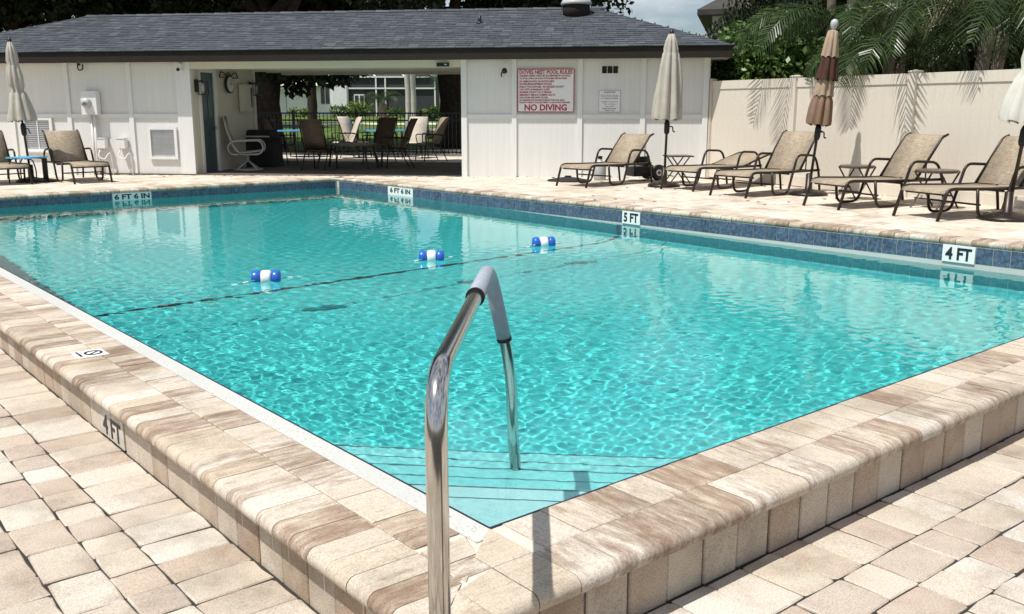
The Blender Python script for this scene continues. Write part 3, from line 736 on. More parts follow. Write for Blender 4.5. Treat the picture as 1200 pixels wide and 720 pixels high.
for r_ in range(N_):
    t0, t1 = r_ / N_, min(1, (r_ + 1.12) / N_)
    lo_u, hi_u = e0 + (ru0 - e0) * t0, e1 + (ru1 - e1) * t0
    u = lo_u - random.uniform(0, .3)
    while u < hi_u:
        w = random.choice([.14, .17, .2, .24]); a, b = max(u, lo_u), min(u + w - .006, hi_u); u += w
        if b - a < .02: continue
        th = random.choice([.010, .012, .015]); p0, p1 = A0 + sl * t0, A0 + sl * t1
        aa, bb = max(a, e0 + (ru0 - e0) * t1), min(b, e1 + (ru1 - e1) * t1)
        if bb <= aa: aa, bb = (a, a + .01) if a < -4 else (b - .01, b)
        q = [Vector((a, 0, 0)) + p0 + nrm * th, Vector((b, 0, 0)) + p0 + nrm * th, Vector((bb, 0, 0)) + p1 + nrm * .004, Vector((aa, 0, 0)) + p1 + nrm * .004, Vector((a, 0, 0)) + p0 - nrm * .004, Vector((b, 0, 0)) + p0 - nrm * .004]
        sh.add(q, [(0, 1, 2, 3), (4, 5, 1, 0), (0, 3, 4), (1, 5, 2)])
tag(sh.build('shingles', 'shingle', roof), kind='stuff')
k = 0
while ru0 + k * .3 < ru1:
    mb = MB(); mb.add([(0, -.13, -.035), (.29, -.13, -.035), (.29, 0, .012), (0, 0, .022), (0, .13, -.035), (.29, .13, -.035)], [(0, 1, 2, 3), (3, 2, 5, 4), (0, 3, 4)])
    mb.build('ridge_cap', 'shingle', roof, (ru0 + k * .3, hv, ZR + .012)); k += 1
def on_roof(u, t): p = A0 + sl * t; return (u, p.y, p.z)
vp = on_roof(.98, .83)
mb = MB(); mb.lathe([(.27, -.12), (.27, .16), (.24, .20), (.05, .22)], 20); dv = mb.build('dome_vent', 'fascia', roof, vp, 0, True)
mb = MB(); mb.lathe([(.30, .17), (.31, .20), (.27, .27), (.15, .33), (.02, .345)], 20); mb.build('vent_cap', 'grey_plastic', dv, (0, 0, 0), 0, True)
mb = MB(); mb.tube([(0, 0, -.05), (0, 0, .14)], .035, 10).lathe([(.09, -.02), (.05, .03)], 10); mb.build('vent_pipe', 'black_metal', roof, on_roof(-.85, .62), 0, True)
# window and louvre on the left block
wu0, wu1, wz0, wz1 = -9.96, -9.36, .61, 1.255
wi = board(wu0, wu1, -.018, -.002, wz0, wz1, 'glass_dark', 'window')
for a in ((-.03, .63, 0, .04), (-.03, .63, .605, .645), (-.03, .03, .04, .605), (.57, .63, .04, .605)):
    mb = MB(); mb.box(a[0], a[1], -.03, .005, a[2], a[3]); mb.build('window_frame', 'trim', wi)
mb = MB(); mb.box(.29, .31, -.02, .005, .04, .605); mb.build('mullion', 'trim', wi)
for k in range(13):
    mb = MB(); mb.add([(.03, -.004, .05 + k * .043), (.57, -.004, .05 + k * .043), (.57, -.012, .085 + k * .043), (.03, -.012, .085 + k * .043)], [(0, 1, 2, 3)]); mb.build('blind_slat', 'blind', wi)
mb = MB(); mb.box(-.05, .65, -.05, .005, -.035, 0); mb.build('sill', 'trim', wi)
lv = board(-7.25, -6.68, -.018, -.002, .49, 1.05, 'grey_plastic', 'louvre_vent')
for a in ((-.02, .59, -.03, .025), (-.02, .59, .545, .60), (-.02, .035, .025, .545), (.535, .59, .025, .545)):
    mb = MB(); mb.box(a[0], a[1], -.03, .005, a[2], a[3]); mb.build('vent_frame', 'trim', lv)
for k in range(12):
    mb = MB(); mb.add([(.035, -.003, .03 + k * .043), (.535, -.003, .03 + k * .043), (.535, -.02, .062 + k * .043), (.035, -.02, .062 + k * .043)], [(0, 1, 2, 3)]); mb.build('louvre_blade', 'blind', lv)
# small grille under the eave
gr = board(1.61, 1.97, -.012, 0, 2.035, 2.22, 'trim', 'eave_grille')
for k in range(3):
    mb = MB(); mb.box(.035 + k * .10, .12 + k * .10, -.014, -.011, .03, .155); mb.build('grille_opening', 'fascia', gr)
fl = MB(); fl.box(-8.5, OPR + .6, -.05, 8.9, -.06, .178)
o = fl.build('pavilion_floor', 'concrete', None, BO, BA); tag(o, kind='structure')
fl = MB(); fl.box(-14, OPR + 6, 4.72, 7.4, -.05, .184)
o = fl.build('rear_patio', 'deck_paver', None, BO, BA); tag(o, kind='structure')
q = random.Random(4); lt = MB()
for k in range(150):
    u_ = q.uniform(-9.5, 3.4); v_ = -.04 - abs(q.gauss(0, .25)); p = bw(u_, v_)
    if k > 95: p = Vector((q.uniform(1, 5.5), q.uniform(12, 17), 0))
    if beyond_fence(p.x, p.y): continue
    a = q.uniform(0, 6.28); L_ = q.uniform(.02, .05); c_, s_ = math.cos(a) * L_, math.sin(a) * L_; z = gz(p.x, p.y) + .006
    lt.add([(p.x - c_, p.y - s_, z), (p.x + s_ * .35, p.y - c_ * .35, z + .008), (p.x + c_, p.y + s_, z + .002), (p.x - s_ * .35, p.y + c_ * .35, z + .01)], [(0, 1, 2, 3)])
tag(lt.build('leaf_litter', 'bark'), 'scattered dry leaves on the pool deck', 'leaves', None, 'stuff')

# ------------------------------------------------------------------ things fixed to the pool house
def bthing(name, u, v, z, label, cat, group=None): return tag(empty(name, bw(u, v, z), BA), label, cat, group)
s = bthing('rules_sign', .629, -.04, 1.763, 'white rules sign with red border and red lettering on white wall', 'sign')
mb = MB(); mb.box(-.522, .522, 0, .012, -.388, .388); mb.build('sign_board', 'white_tile', s)
for a in ((-.522, .522, .372, .388), (-.522, .522, -.388, -.372), (-.522, -.506, -.372, .372), (.506, .522, -.372, .372)):
    mb = MB(); mb.box(a[0], a[1], -.003, .0, a[2], a[3]); mb.build('sign_border', 'red_paint', s)
LN = [('DOVES NEST POOL RULES', .07, .97, .33, 0), ('CHILDREN UNDER 14 MUST BE ACCOMPANIED BY AN ADULT', .034, .94, .265, 1), ('NO FOOD, DRINK OR GLASS CONTAINERS ARE ALLOWED', .034, .87, .215, 1),
      ('NO ANIMALS IN POOL OR ON POOL DECK', .034, .64, .165, 1), ('SHOWER BEFORE ENTERING THE POOL', .034, .60, .117, 1), ('SWIM AT YOUR OWN RISK - NO LIFEGUARD ON DUTY', .034, .82, .069, 1),
      ('POOL DEPTH IS MAXIMUM 6 1/2 FEET', .034, .56, .021, 1), ('MAXIMUM CAPACITY OF 17 PERSONS', .034, .59, -.027, 1), ('EMERGENCY MEDICAL NUMBER CALL 911', .034, .66, -.075, 1),
      ('POOL HOURS ARE DAWN TO DUSK', .034, .53, -.123, 1), ('NO SMOKING ON THE NORTH SIDE OF THE POOL DECK', .03, .83, -.17, 1), ('FAILURE TO ABIDE BY RULES MAY RESULT IN LOSS OF POOL PRIVILEGES', .026, .93, -.21, 1), ('NO DIVING', .115, .78, -.30, 0)]
for t, h, w, z, left in LN:
    link('lettering', text_mesh(t, h, 'red_paint', w, .002, .03), s, ((-.485 + w / 2) if left else 0, -.003, z))
s = bthing('notice_sign', 1.79, -.014, 1.573, 'small grey framed notice on white wall right of rules sign', 'sign')
mb = MB(); mb.box(-.197, .197, 0, .012, -.196, .196); mb.build('sign_board', 'white_tile', s)
for a in ((-.197, .197, .185, .196), (-.197, .197, -.196, -.185), (-.197, -.186, -.185, .185), (.186, .197, -.185, .185)):
    mb = MB(); mb.box(a[0], a[1], -.003, 0, a[2], a[3]); mb.build('sign_border', 'grey_plastic', s)
for t, h, w, z in (('NOTICE', .022, .2, .16), ('Pool Area Rules', .05, .32, .10), ('For residents and guests', .02, .3, .05), ('No glass in pool area', .018, .30, -.01), ('No running', .018, .2, -.05), ('No pets', .018, .16, -.09), ('Please shower first', .018, .24, -.13), ('Thank you', .018, .18, -.165)):
    link('lettering', text_mesh(t, h, 'grey_plastic' if h > .04 else 'fascia', w, .002, .01), s, (0, -.003, z))
# electric meter
s = bthing('electric_meter', -8.41, -.02, 1.55, 'white electric meter box with round glass meter on left wall', 'meter')
mb = MB(); mb.box(-.165, .165, -.14, .0, -.225, .225); mb.build('meter_box', 'trim', s)
mb = MB(); mb.lathe([(.095, 0), (.095, .05), (.08, .09), (.002, .10)], 18); q = mb.build('meter_glass', 'grey_plastic', s, (-.03, -.14, .0), (math.pi / 2, 0, 0), True)
mb = MB(); mb.box(-.05, .05, -.245, -.243, -.03, -.012).box(-.04, .04, -.245, -.243, .01, .02); mb.build('meter_dial', 'black_paint', s, (-.03, 0, 0))
for x in (-.02, .045):
    mb = MB(); mb.tube([(x, -.06, -.225), (x, -.06, -1.38)], .022, 10); mb.build('conduit', 'trim', s, (0, 0, 0), 0, True)
for nm, u, lab in (('outlet_box', -8.235, 'white outlet box with hanging cable nearest the meter conduit'), ('outlet_box', -7.81, 'white outlet box with bent cable farther from the meter')):
    s = bthing(nm, u, -.018, .765, lab, 'outlet box', 'outlet boxes on the left wall')
    mb = MB(); mb.box(-.085, .085, -.12, 0, -.095, .095); mb.build('box_body', 'trim', s)
    mb = MB(); mb.box(-.09, .09, -.13, .0, .096, .11); mb.build('box_lid', 'trim', s)
    mb = MB(); mb.tube(fillet([(-.03, -.08, -.09), (-.06, -.16, -.25), (.06, -.14, -.33), (.14, -.06, -.16), (.17, -.05, -.3), (.16, -.03, -.62)], .1, 6), .012, 8); mb.build('cable', 'trim', s, (0, 0, 0), 0, True)
s = bthing('wall_hook', -8.57, -.02, 2.24, 'small dark hook under the eave on left wall', 'hook')
mb = MB(); mb.tube(fillet([(-.07, 0, .07), (-.07, -.05, .0), (-.04, -.06, -.07), (.05, -.06, -.05), (.06, -.06, .05)], .05, 5), .012, 8); mb.build('hook_wire', 'bronze', s, (0, 0, 0), 0, True)
mb = MB(); mb.box(-.1, -.04, -.01, .005, .03, .1); mb.build('hook_plate', 'bronze', s)
s = bthing('wall_bracket', -.16, -.02, 2.07, 'small black bracket light on white wall left of rules sign', 'bracket')
mb = MB(); mb.tube(fillet([(-.03, 0, -.05), (-.03, -.06, -.02), (.0, -.1, .04), (.06, -.13, .05)], .05, 4), .012, 8); mb.build('bracket_arm', 'black_metal', s, (0, 0, 0), 0, True)
mb = MB(); mb.lathe([(.05, 0), (.05, .05), (.02, .08)], 12); mb.build('bracket_head', 'black_metal', s, (.05, -.13, .02), (rad(35), 0, 0), True)
s = bthing('security_camera', -6.47, -.03, 2.22, 'small white security camera on corner post under eave', 'camera')
mb = MB(); mb.box(-.05, .05, -.10, 0, -.06, .07); mb.build('camera_body', 'trim', s)
mb = MB(); mb.lathe([(.03, 0), (.03, .03), (.012, .04)], 12); mb.build('camera_lens', 'black_metal', s, (-.01, -.1, -.045), (math.pi / 2, 0, 0), True)
s = bthing('sensor_box', -1.28, -.032, 2.235, 'small black box on cream beam above opening', 'sensor')
mb = MB(); mb.box(-.115, .115, -.05, 0, -.033, .033); mb.build('sensor_case', 'black_metal', s)
mb = MB(); mb.box(.03, .08, -.054, -.049, -.012, .012); mb.build('sensor_window', 'grey_plastic', s)
def sthing(name, v, z, label, cat, group=None): return tag(empty(name, bw(OPL + .03, v, z), BA + math.pi / 2), label, cat, group)
# things on the inner side wall: local x runs towards the back, -y into the pavilion
def lantern(v, z, label):
    s = sthing('wall_lantern', v, z, label, 'lantern', 'wall lanterns in the pavilion')
    mb = MB(); mb.box(-.05, .05, -.015, 0.03, -.10, .14); mb.build('back_plate', 'black_metal', s)
    mb = MB(); mb.tube([(0, -.01, .10), (0, -.13, .12)], .012, 8); mb.build('arm', 'black_metal', s)
    mb = MB(); mb.box(-.075, .075, -.205, -.055, .09, .105).box(-.075, .075, -.205, -.055, -.16, -.145)
    mb.build('cage_plate', 'black_metal', s)
    for a in (-.068, .068):
        for b in (-.198, -.062): mb = MB(); mb.box(a - .007, a + .007, b - .007, b + .007, -.145, .09); mb.build('cage_bar', 'black_metal', s)
    mb = MB(); mb.lathe([(.04, -.13), (.045, 0), (.04, .07)], 12, (0, -.13, 0)); mb.build('glass', 'lamp_glass', s, (0, 0, 0), 0, True)
lantern(.18, 1.86, 'black cage lantern left of the green door'); lantern(2.66, 1.88, 'black cage lantern at rear end of the side wall')
s = sthing('wall_clock', 1.55, 1.935, 'round white wall clock with dark rim beside green door', 'clock')
mb = MB(); mb.lathe([(.17, 0), (.185, .02), (.18, .05), (.155, .05)], 28); mb.build('clock_rim', 'black_metal', s, (0, 0, 0), (math.pi / 2, 0, 0), True)
mb = MB(); mb.lathe([(.155, .051), (.15, .055), (.001, .056)], 28); mb.build('clock_face', 'clock_face', s, (0, 0, 0), (math.pi / 2, 0, 0))
mb = MB(); mb.box(-.006, .006, -.061, -.058, -.01, .11).box(-.01, .08, -.061, -.058, -.006, .006); mb.build('clock_hands', 'black_paint', s)
s = sthing('scroll_bracket', 1.55, 2.14, 'dark wrought iron scroll above the wall clock', 'bracket')
mb = MB(); mb.tube(fillet([(-.42, -.02, -.06), (-.36, -.02, .05), (-.2, -.02, .02), (-.12, -.02, -.04), (0, -.02, .05), (.12, -.02, -.04), (.2, -.02, .02), (.36, -.02, .05), (.42, -.02, -.06)], .07, 4), .012, 6); mb.build('scroll', 'bronze', s, (0, 0, 0), 0, True)
mb = MB(); mb.tube([(-.42, -.02, -.07), (.42, -.02, -.07)], .01, 6); mb.build('scroll_bar', 'bronze', s)
s = sthing('wall_cabinet', 2.27, 1.66, 'shallow cream wall cabinet between clock and rear lantern', 'cabinet')
mb = MB(); mb.box(-.24, .24, -.10, .0, -.29, .29); mb.build('cabinet_body', 'cream', s)
mb = MB(); mb.box(-.22, .10, -.112, -.1, -.27, .27); mb.build('cabinet_door', 'cream', s)
mb = MB(); mb.box(.13, .2, -.106, -.1, -.2, .22); mb.build('cabinet_slot', 'black_metal', s)

# ------------------------------------------------------------------ vinyl fence
fd = (FB - FA); FANG = math.atan2(fd.y, fd.x); fl_ = fd.length
fn = tag(empty('privacy_fence', (FA.x, FA.y, 0), FANG), 'tall beige vinyl privacy fence with square posts behind the loungers', 'fence')
posts = [.09, 2.265, 4.61, 6.95, 9.3]
def fz(s): p = FA + fd.normalized() * s; return gz(p.x, p.y)
pm = MB(); pm.box(-.062, .062, -.062, .062, 0, 1.79); pm = pm.mesh('post', 'vinyl')
cm = MB(); cm.add([(-.072, -.072, 0), (.072, -.072, 0), (.072, .072, 0), (-.072, .072, 0), (-.068, -.068, .012), (.068, -.068, .012), (.068, .068, .012), (-.072, .072, .012), (0, 0, .03)], [(0, 1, 5, 4), (1, 2, 6, 5), (2, 3, 7, 6), (3, 0, 4, 7), (4, 5, 8), (5, 6, 8), (6, 7, 8), (7, 4, 8)]); cm = cm.mesh('post_cap', 'vinyl')
bm_ = {}
for i, s0 in enumerate(posts):
    p_ = link('post', pm, fn, (s0, 0, .15)); link('post_cap', cm, p_, (0, 0, 1.79))
    if i + 1 < len(posts):
        s1 = posts[i + 1]; zb = .20
        mb = MB(); mb.box(s0 + .063, s1 - .063, -.026, .026, zb + 1.58, zb + 1.72); mb.build('top_rail', 'vinyl', fn)
        mb = MB(); mb.box(s0 + .063, s1 - .063, -.026, .026, zb + .04, zb + .20); mb.build('bottom_rail', 'vinyl', fn)
        nbd = int(round((s1 - s0 - .126) / .152)); w = (s1 - s0 - .126) / nbd
        key = round(w, 3)
        if key not in bm_: mb = MB(); mb.slab(1.41, w - .0008, .028, .0014); bm_[key] = mb.mesh('board', 'vinyl')
        for k in range(nbd): link('board', bm_[key], fn, (s0 + .063 + (k + .5) * w, -.012, zb + .19 + .70), (math.pi / 2, math.pi / 2, 0))

# ------------------------------------------------------------------ loungers
def make_lounger(back_deg, blen=.66):
    root = empty('sun_lounger'); W = .315; H = .345; hx = 1.16
    t = rad(back_deg); seat = [(.02, H - .05), (.06, H - .012), (.14, H), (.5, H - .012), (.9, H - .02), (hx, H - .012)]
    MB().strip(seat, -W + .015, W - .015).build('seat_sling', 'sling', root, smooth=True)
    bx, bz = math.cos(t), math.sin(t)
    bk_ = [(hx + .02, H), (hx + .02 + bx * blen * .5 - bz * .012, H + bz * blen * .5 + bx * .012), (hx + .02 + bx * blen * .94, H + bz * blen * .94), (hx + .02 + bx * blen + .03, H + bz * blen - .005), (hx + .05 + bx * blen + .03, H + bz * blen - .03)]
    MB().strip(bk_, -W + .02, W - .02).build('back_sling', 'sling', root, smooth=True)
    for s in (-1, 1):
        mb = MB(); mb.tube(fillet([(hx, s * (W - .01), H - .01), (hx + .02 + bx * blen * .94, s * (W - .01), H + bz * blen * .94), (hx + .09 + bx * blen, s * (W - .01), H + bz * blen + .0)], .05, 3), .0165, 8)
        mb.build('back_frame', 'bronze', root, smooth=True)
    for s in (-1, 1):
        y = s * W
        MB().tube(fillet([(-.06, y, 0), (.05, y, H - .02), (.14, y, H), (.5, y, H - .012), (.9, y, H - .02), (1.62, y, H - .02)], .07, 4), .0185, 8).build('side_rail', 'bronze', root, smooth=True)
        yo = s * (W + .03)
        MB().tube(fillet([(.46, yo, H - .01), (.50, yo, .02), (.84, yo, .02), (1.03, yo, H + .22), (1.45, yo, H + .20), (1.56, yo, H - .02), (1.62, yo, .0)], .10, 5), .0175, 8).build('arm_and_leg', 'bronze', root, smooth=True)
        MB().tube([(1.34, s * (W - .04), H - .02), (hx + .02 + bx * blen * .36, s * (W - .02), H + bz * blen * .36)], .009, 6).build('back_prop', 'bronze', root)
    for x, z in ((.10, H - .07), (.52, .16), (1.60, H - .03), (.9, H - .05)):
        MB().tube([(x, -W - (.03 if x == .52 else 0), z), (x, W + (.03 if x == .52 else 0), z)], .011, 6).build('cross_bar', 'bronze', root)
    return root
GL = 'sun loungers on the pool deck'
prot = {60: make_lounger(55), 45: make_lounger(47, .64), 12: make_lounger(13, .72)}
used = {}
def lounger(kind, feet, ang, label):
    o = prot[kind] if kind not in used else copy_tree(prot[kind]); used[kind] = 1
    X_, Y_ = feet; o.location = (X_, Y_, gz(X_, Y_) + .001); o.rotation_euler = (0, 0, rad(ang)); tag(o, label, 'lounger', GL)
lounger(45, (.99, 15.385), 45, 'tan sling lounger with raised back standing against the white wall')
lounger(12, (2.56, 14.62), 40, 'tan sling lounger with its back laid nearly flat beside fence corner')
lounger(60, (3.075, 13.44), 38, 'tan sling lounger with raised back just left of brown tiered umbrella')
lounger(60, (3.885, 11.835), 23, 'tan sling lounger with raised back between two small round side tables')
lounger(60, (4.53, 10.57), 23, 'rightmost tan sling lounger beside the off white umbrella at right edge')
lounger(60, (-7.38, 16.83), 131, 'tan sling lounger with raised back below the left window')
lounger(60, (-8.60, 16.42), 131, 'tan sling lounger cut off by the left edge of view')

# ------------------------------------------------------------------ umbrellas
def drape(mb, prof, n=48, nf=8, depth=.35, c=(0, 0), tw=0.):
    vs = []; m = len(prof)
    for i, (r, z) in enumerate(prof):
        for k in range(n):
            a = 2 * math.pi * k / n
            w = abs(math.sin(a * nf / 2 + tw * z)) ** .8
            q = r * (1 - depth + depth * w) * (1 + .07 * math.sin(3 * a + 5 * z))
            zz = z - (.03 * (1 - w) if i == 0 else 0)
            vs.append((q * math.cos(a) + c[0], q * math.sin(a) + c[1], zz))
    fs = [(i * n + k, i * n + (k + 1) % n, (i + 1) * n + (k + 1) % n, (i + 1) * n + k) for i in range(m - 1) for k in range(n)]
    mb.add(vs, fs + [tuple((m - 1) * n + k for k in range(n))]); return mb
def umbrella(loc, label, canopies, zhem, ztip, lean=(0, 0), base_r=.26, finial='black', polem='bronze', crank=True):
    X_, Y_ = loc; root = empty('patio_umbrella', (X_, Y_, gz(X_, Y_)), 0); tag(root, label, 'umbrella', 'closed patio umbrellas')
    mb = MB(); mb.lathe([(base_r, 0), (base_r, .025), (base_r * .93, .045), (base_r * .45, .075), (.05, .09), (.045, .30), (.03, .31)], 32); bs = mb.build('base', polem, root, smooth=True)
    for k in range(14):
        a = 2 * math.pi * k / 14; mb = MB(); mb.lathe([(.022, 0), (.018, .010), (.004, .014)], 8); mb.build('base_boss', polem, bs, (base_r * .72 * math.cos(a), base_r * .72 * math.sin(a), .052), 0, True)
    rx = (-lean[1], lean[0], 0)
    mb = MB(); mb.tube([(0, 0, .03), (0, 0, ztip - .02)], .02, 10); mb.build('pole', polem, root, (0, 0, 0), rx, True)
    for nm, mat, prof, dep in canopies:
        drape(MB(), prof, depth=dep).build(nm, mat, root, (0, 0, 0), rx, True)
    mb = MB()
    if finial == 'ball': mb.lathe([(.02, -.03), (.03, -.01), (.045, .02), (.055, .06), (.045, .10), (.02, .12), (.001, .122)], 14, (0, 0, ztip))
    else: mb.lathe([(.035, -.03), (.035, .02), (.02, .07), (.001, .075)], 12, (0, 0, ztip))
    mb.build('finial', 'grey_plastic' if finial == 'ball' else 'black_metal', root, (0, 0, 0), rx, True)
    if crank:
        mb = MB(); mb.lathe([(.03, -.12), (.045, -.08), (.045, .05), (.028, .10)], 10, (0, 0, zhem - .12)); ck = mb.build('crank_housing', 'black_metal', root, (0, 0, 0), rx, True)
        mb = MB(); mb.tube(fillet([(.03, 0, zhem - .12), (.09, 0, zhem - .12), (.10, 0, zhem - .2), (.13, 0, zhem - .2)], .02, 3), .01, 6); mb.build('crank_handle', 'black_metal', ck)
    return root
# heights above the deck
umbrella((2.44, 15.36), 'tall closed oatmeal umbrella standing before the white wall',
         [('canopy', 'canvas', [(.245, 1.07), (.25, 1.12), (.235, 1.35), (.205, 1.65), (.17, 1.88), (.135, 2.06), (.115, 2.10), (.12, 2.14), (.09, 2.26), (.05, 2.36), (.02, 2.375)], .38)], 1.07, 2.36, (.02, 0))
umbrella((4.24, 13.66), 'closed brown tiered umbrella with ball finial in front of fence',
         [('upper_tier', 'canvas_tan', [(.122, 1.93), (.118, 1.97), (.092, 2.15), (.065, 2.27), (.02, 2.29)], .3), ('middle_tier', 'canvas_brown', [(.158, 1.62), (.155, 1.66), (.12, 1.85), (.09, 1.98)], .3),
          ('neck_tier', 'canvas_tan', [(.14, 1.40), (.13, 1.48), (.12, 1.6), (.10, 1.7)], .3), ('lower_tier', 'canvas_rust', [(.172, 1.0), (.178, 1.05), (.165, 1.22), (.15, 1.33), (.10, 1.43), (.125, 1.50)], .42)], 1.02, 2.31, (.09, 0), .27, 'ball')
umbrella((5.43, 10.42), 'closed off white umbrella cut off by right edge of view',
         [('canopy', 'canvas_white', [(.26, 1.06), (.27, 1.12), (.25, 1.3), (.20, 1.5), (.16, 1.6), (.19, 1.7), (.17, 1.9), (.12, 2.2), (.06, 2.45), (.02, 2.48)], .36)], 1.04, 2.48, (.10, 0), .30)
umbrella((-8.66, 17.25), 'closed oatmeal umbrella tied twice beside blue side table at left',
         [('canopy', 'canvas', [(.245, 1.09), (.24, 1.14), (.19, 1.35), (.135, 1.56), (.10, 1.60), (.13, 1.68), (.135, 1.85), (.105, 2.02), (.085, 2.06), (.105, 2.12), (.085, 2.3), (.04, 2.44), (.02, 2.45)], .34)], 1.06, 2.44, (-.055, 0))

# ------------------------------------------------------------------ side tables
def side_table(X_, Y_, rz, label, w=.42, h=.46, topmat='table_brown', legmat='bronze', style='x'):
    root = empty('side_table', (X_, Y_, gz(X_, Y_)), rz); tag(root, label, 'side table', 'small side tables')
    if style == 'round':
        MB().lathe([(w / 2 - .01, h - .035), (w / 2, h - .02), (w / 2, h - .004), (w / 2 - .01, h)], 28).build('table_top', topmat, root)
    else: MB().box(-w / 2, w / 2, -w / 2, w / 2, h - .022, h).build('table_top', topmat, root)
    if style == 'bent':
        for sx in (-1, 1):
            for sy in (-1, 1): MB().tube(fillet([(sx * .06, sy * .15, h - .03), (sx * w * .44, sy * .15, h - .03), (sx * (w * .5 + .03), sy * .15, h * .5), (sx * (w * .5 + .02), sy * .17, 0)], .08, 4), .011, 8).build('leg', legmat, root, smooth=True)
    else:
        for sy in (-1, 1):
            for sx in (-1, 1): MB().tube([(sx * w * .42, sy * w * .36, 0), (-sx * w * .36, sy * w * .36, h - .02)], .011, 6).build('leg', legmat, root)
        for z in (.12,): MB().tube([(-w * .30, -w * .36, z), (-w * .30, w * .36, z)], .009, 6).build('stretcher', legmat, root)
side_table(2.80, 16.2, rad(8), 'small dark folding side table with crossed legs behind oatmeal umbrella')
side_table(4.66, 12.95, rad(30), 'small dark round side table left of raised lounger near fence', .46, .46, style='round')
side_table(5.20, 11.72, rad(30), 'small dark round side table between the two rightmost loungers', .50, .47, style='round')
side_table(-8.58, 17.0, rad(-9), 'small blue topped side table between the two left loungers', .48, .46, 'blue_top', 'bronze', 'bent')
s = tag(empty('umbrella_stand', (-8.42, 17.3, gz(-8.42, 17.3))), 'empty dark umbrella stand behind the blue side table', 'stand')
MB().lathe([(.22, 0), (.22, .03), (.05, .06)], 24).build('base', 'black_metal', s); MB().tube([(0, 0, .04), (0, 0, .42)], .045, 12).build('socket', 'black_metal', s)

# ------------------------------------------------------------------ pool equipment by the wall
x0, y0 = 2.32, 16.85; s = tag(empty('vacuum_cart', (x0, y0, gz(x0, y0)), rad(20)), 'black two wheeled pool vacuum cart behind lounger by wall', 'cart')
wm_ = MB(); wm_.lathe([(.125, -.025), (.14, -.02), (.14, .02), (.125, .025), (.06, .02), (.03, .03)], 20); wm_ = wm_.mesh('wheel', 'black_metal', True)
for y in (-.2, .2):
    w_ = link('wheel', wm_, s, (.18, y, .14), (math.pi / 2, 0, 0)); MB().lathe([(.055, -.03), (.055, .03)], 12).build('hub', 'grey_plastic', w_)
MB().tube(fillet([(.18, -.17, .14), (-.25, -.17, .08), (-.30, -.17, .55), (-.30, .17, .55), (-.25, .17, .08), (.18, .17, .14)], .1, 4), .015, 8).build('cart_frame', 'black_metal', s, smooth=True)
MB().box(-.28, .14, -.16, .16, .08, .24).build('pump_body', 'black_metal', s)
hp = [( -.08 + .15 * math.cos(a), .13 * math.sin(a), .26 + .006 * a) for a in np.linspace(0, 6.28 * 4, 60)]
MB().tube(hp, .022, 7).build('hose', 'black_metal', s, smooth=True)
x0, y0 = 1.55, 16.9; s = tag(empty('water_jug', (x0, y0, gz(x0, y0))), 'pale plastic jug with dark cap on deck behind lounger', 'jug')
MB().lathe([(.10, 0), (.11, .02), (.11, .24), (.08, .31), (.035, .35), (.035, .38)], 16).build('jug_body', 'grey_plastic', s, smooth=True); MB().lathe([(.04, .375), (.04, .42), (.01, .425)], 12).build('cap', 'black_metal', s)
x0, y0 = .98, 16.75; s = tag(empty('drain_cover', (x0, y0, gz(x0, y0))), 'flat dark round cover lying on deck behind lounger', 'cover')
MB().lathe([(.36, 0), (.36, .02), (.2, .05), (.05, .07)], 28).build('cover_disc', 'dark_cover', s, smooth=True); MB().lathe([(.06, .065), (.06, .09), (.02, .095)], 12).build('cover_knob', 'black_metal', s)  # dark round umbrella base lying flat on the deck

# ------------------------------------------------------------------ hand rail into the water
hr_ = tag(empty('pool_handrail', (-.163, 1.98, 0)), 'stainless steel pool handrail with grey grip at the near corner', 'handrail')
PT = [(-.163, 1.98, -.01), (-.168, 2.0, .89), (-.098, 3.99, .795), (-.004, 4.06, .33), (.017, 4.16, -.445)]
PT = [Vector(p) - Vector((-.163, 1.98, 0)) for p in PT]
P_ = fillet([PT[0], PT[1], PT[2], PT[3], PT[4]], .155, 16)
o = MB().tube(P_, .0255, 20).build('rail_tube', 'steel', hr_, smooth=True); caustic.append(o)
ga = PT[1] + (PT[2] - PT[1]) * .60; gb = PT[2] + (PT[3] - PT[2]) * .68
MB().tube(fillet([ga, PT[2], gb], .155, 16), .032, 20).build('grip', 'foam', hr_, smooth=True)
for c_, d_ in ((ga, PT[2] - PT[1]), (gb, PT[3] - PT[2])):
    d_ = d_.normalized(); MB().tube([c_ - d_ * .008, c_ + d_ * .008], .0335, 20).build('grip_collar', 'black_metal', hr_, smooth=False)
MB().lathe([(.06, 0), (.06, .012), (.03, .03)], 20).build('floor_flange', 'steel', hr_, (0, 0, 0), 0, True)

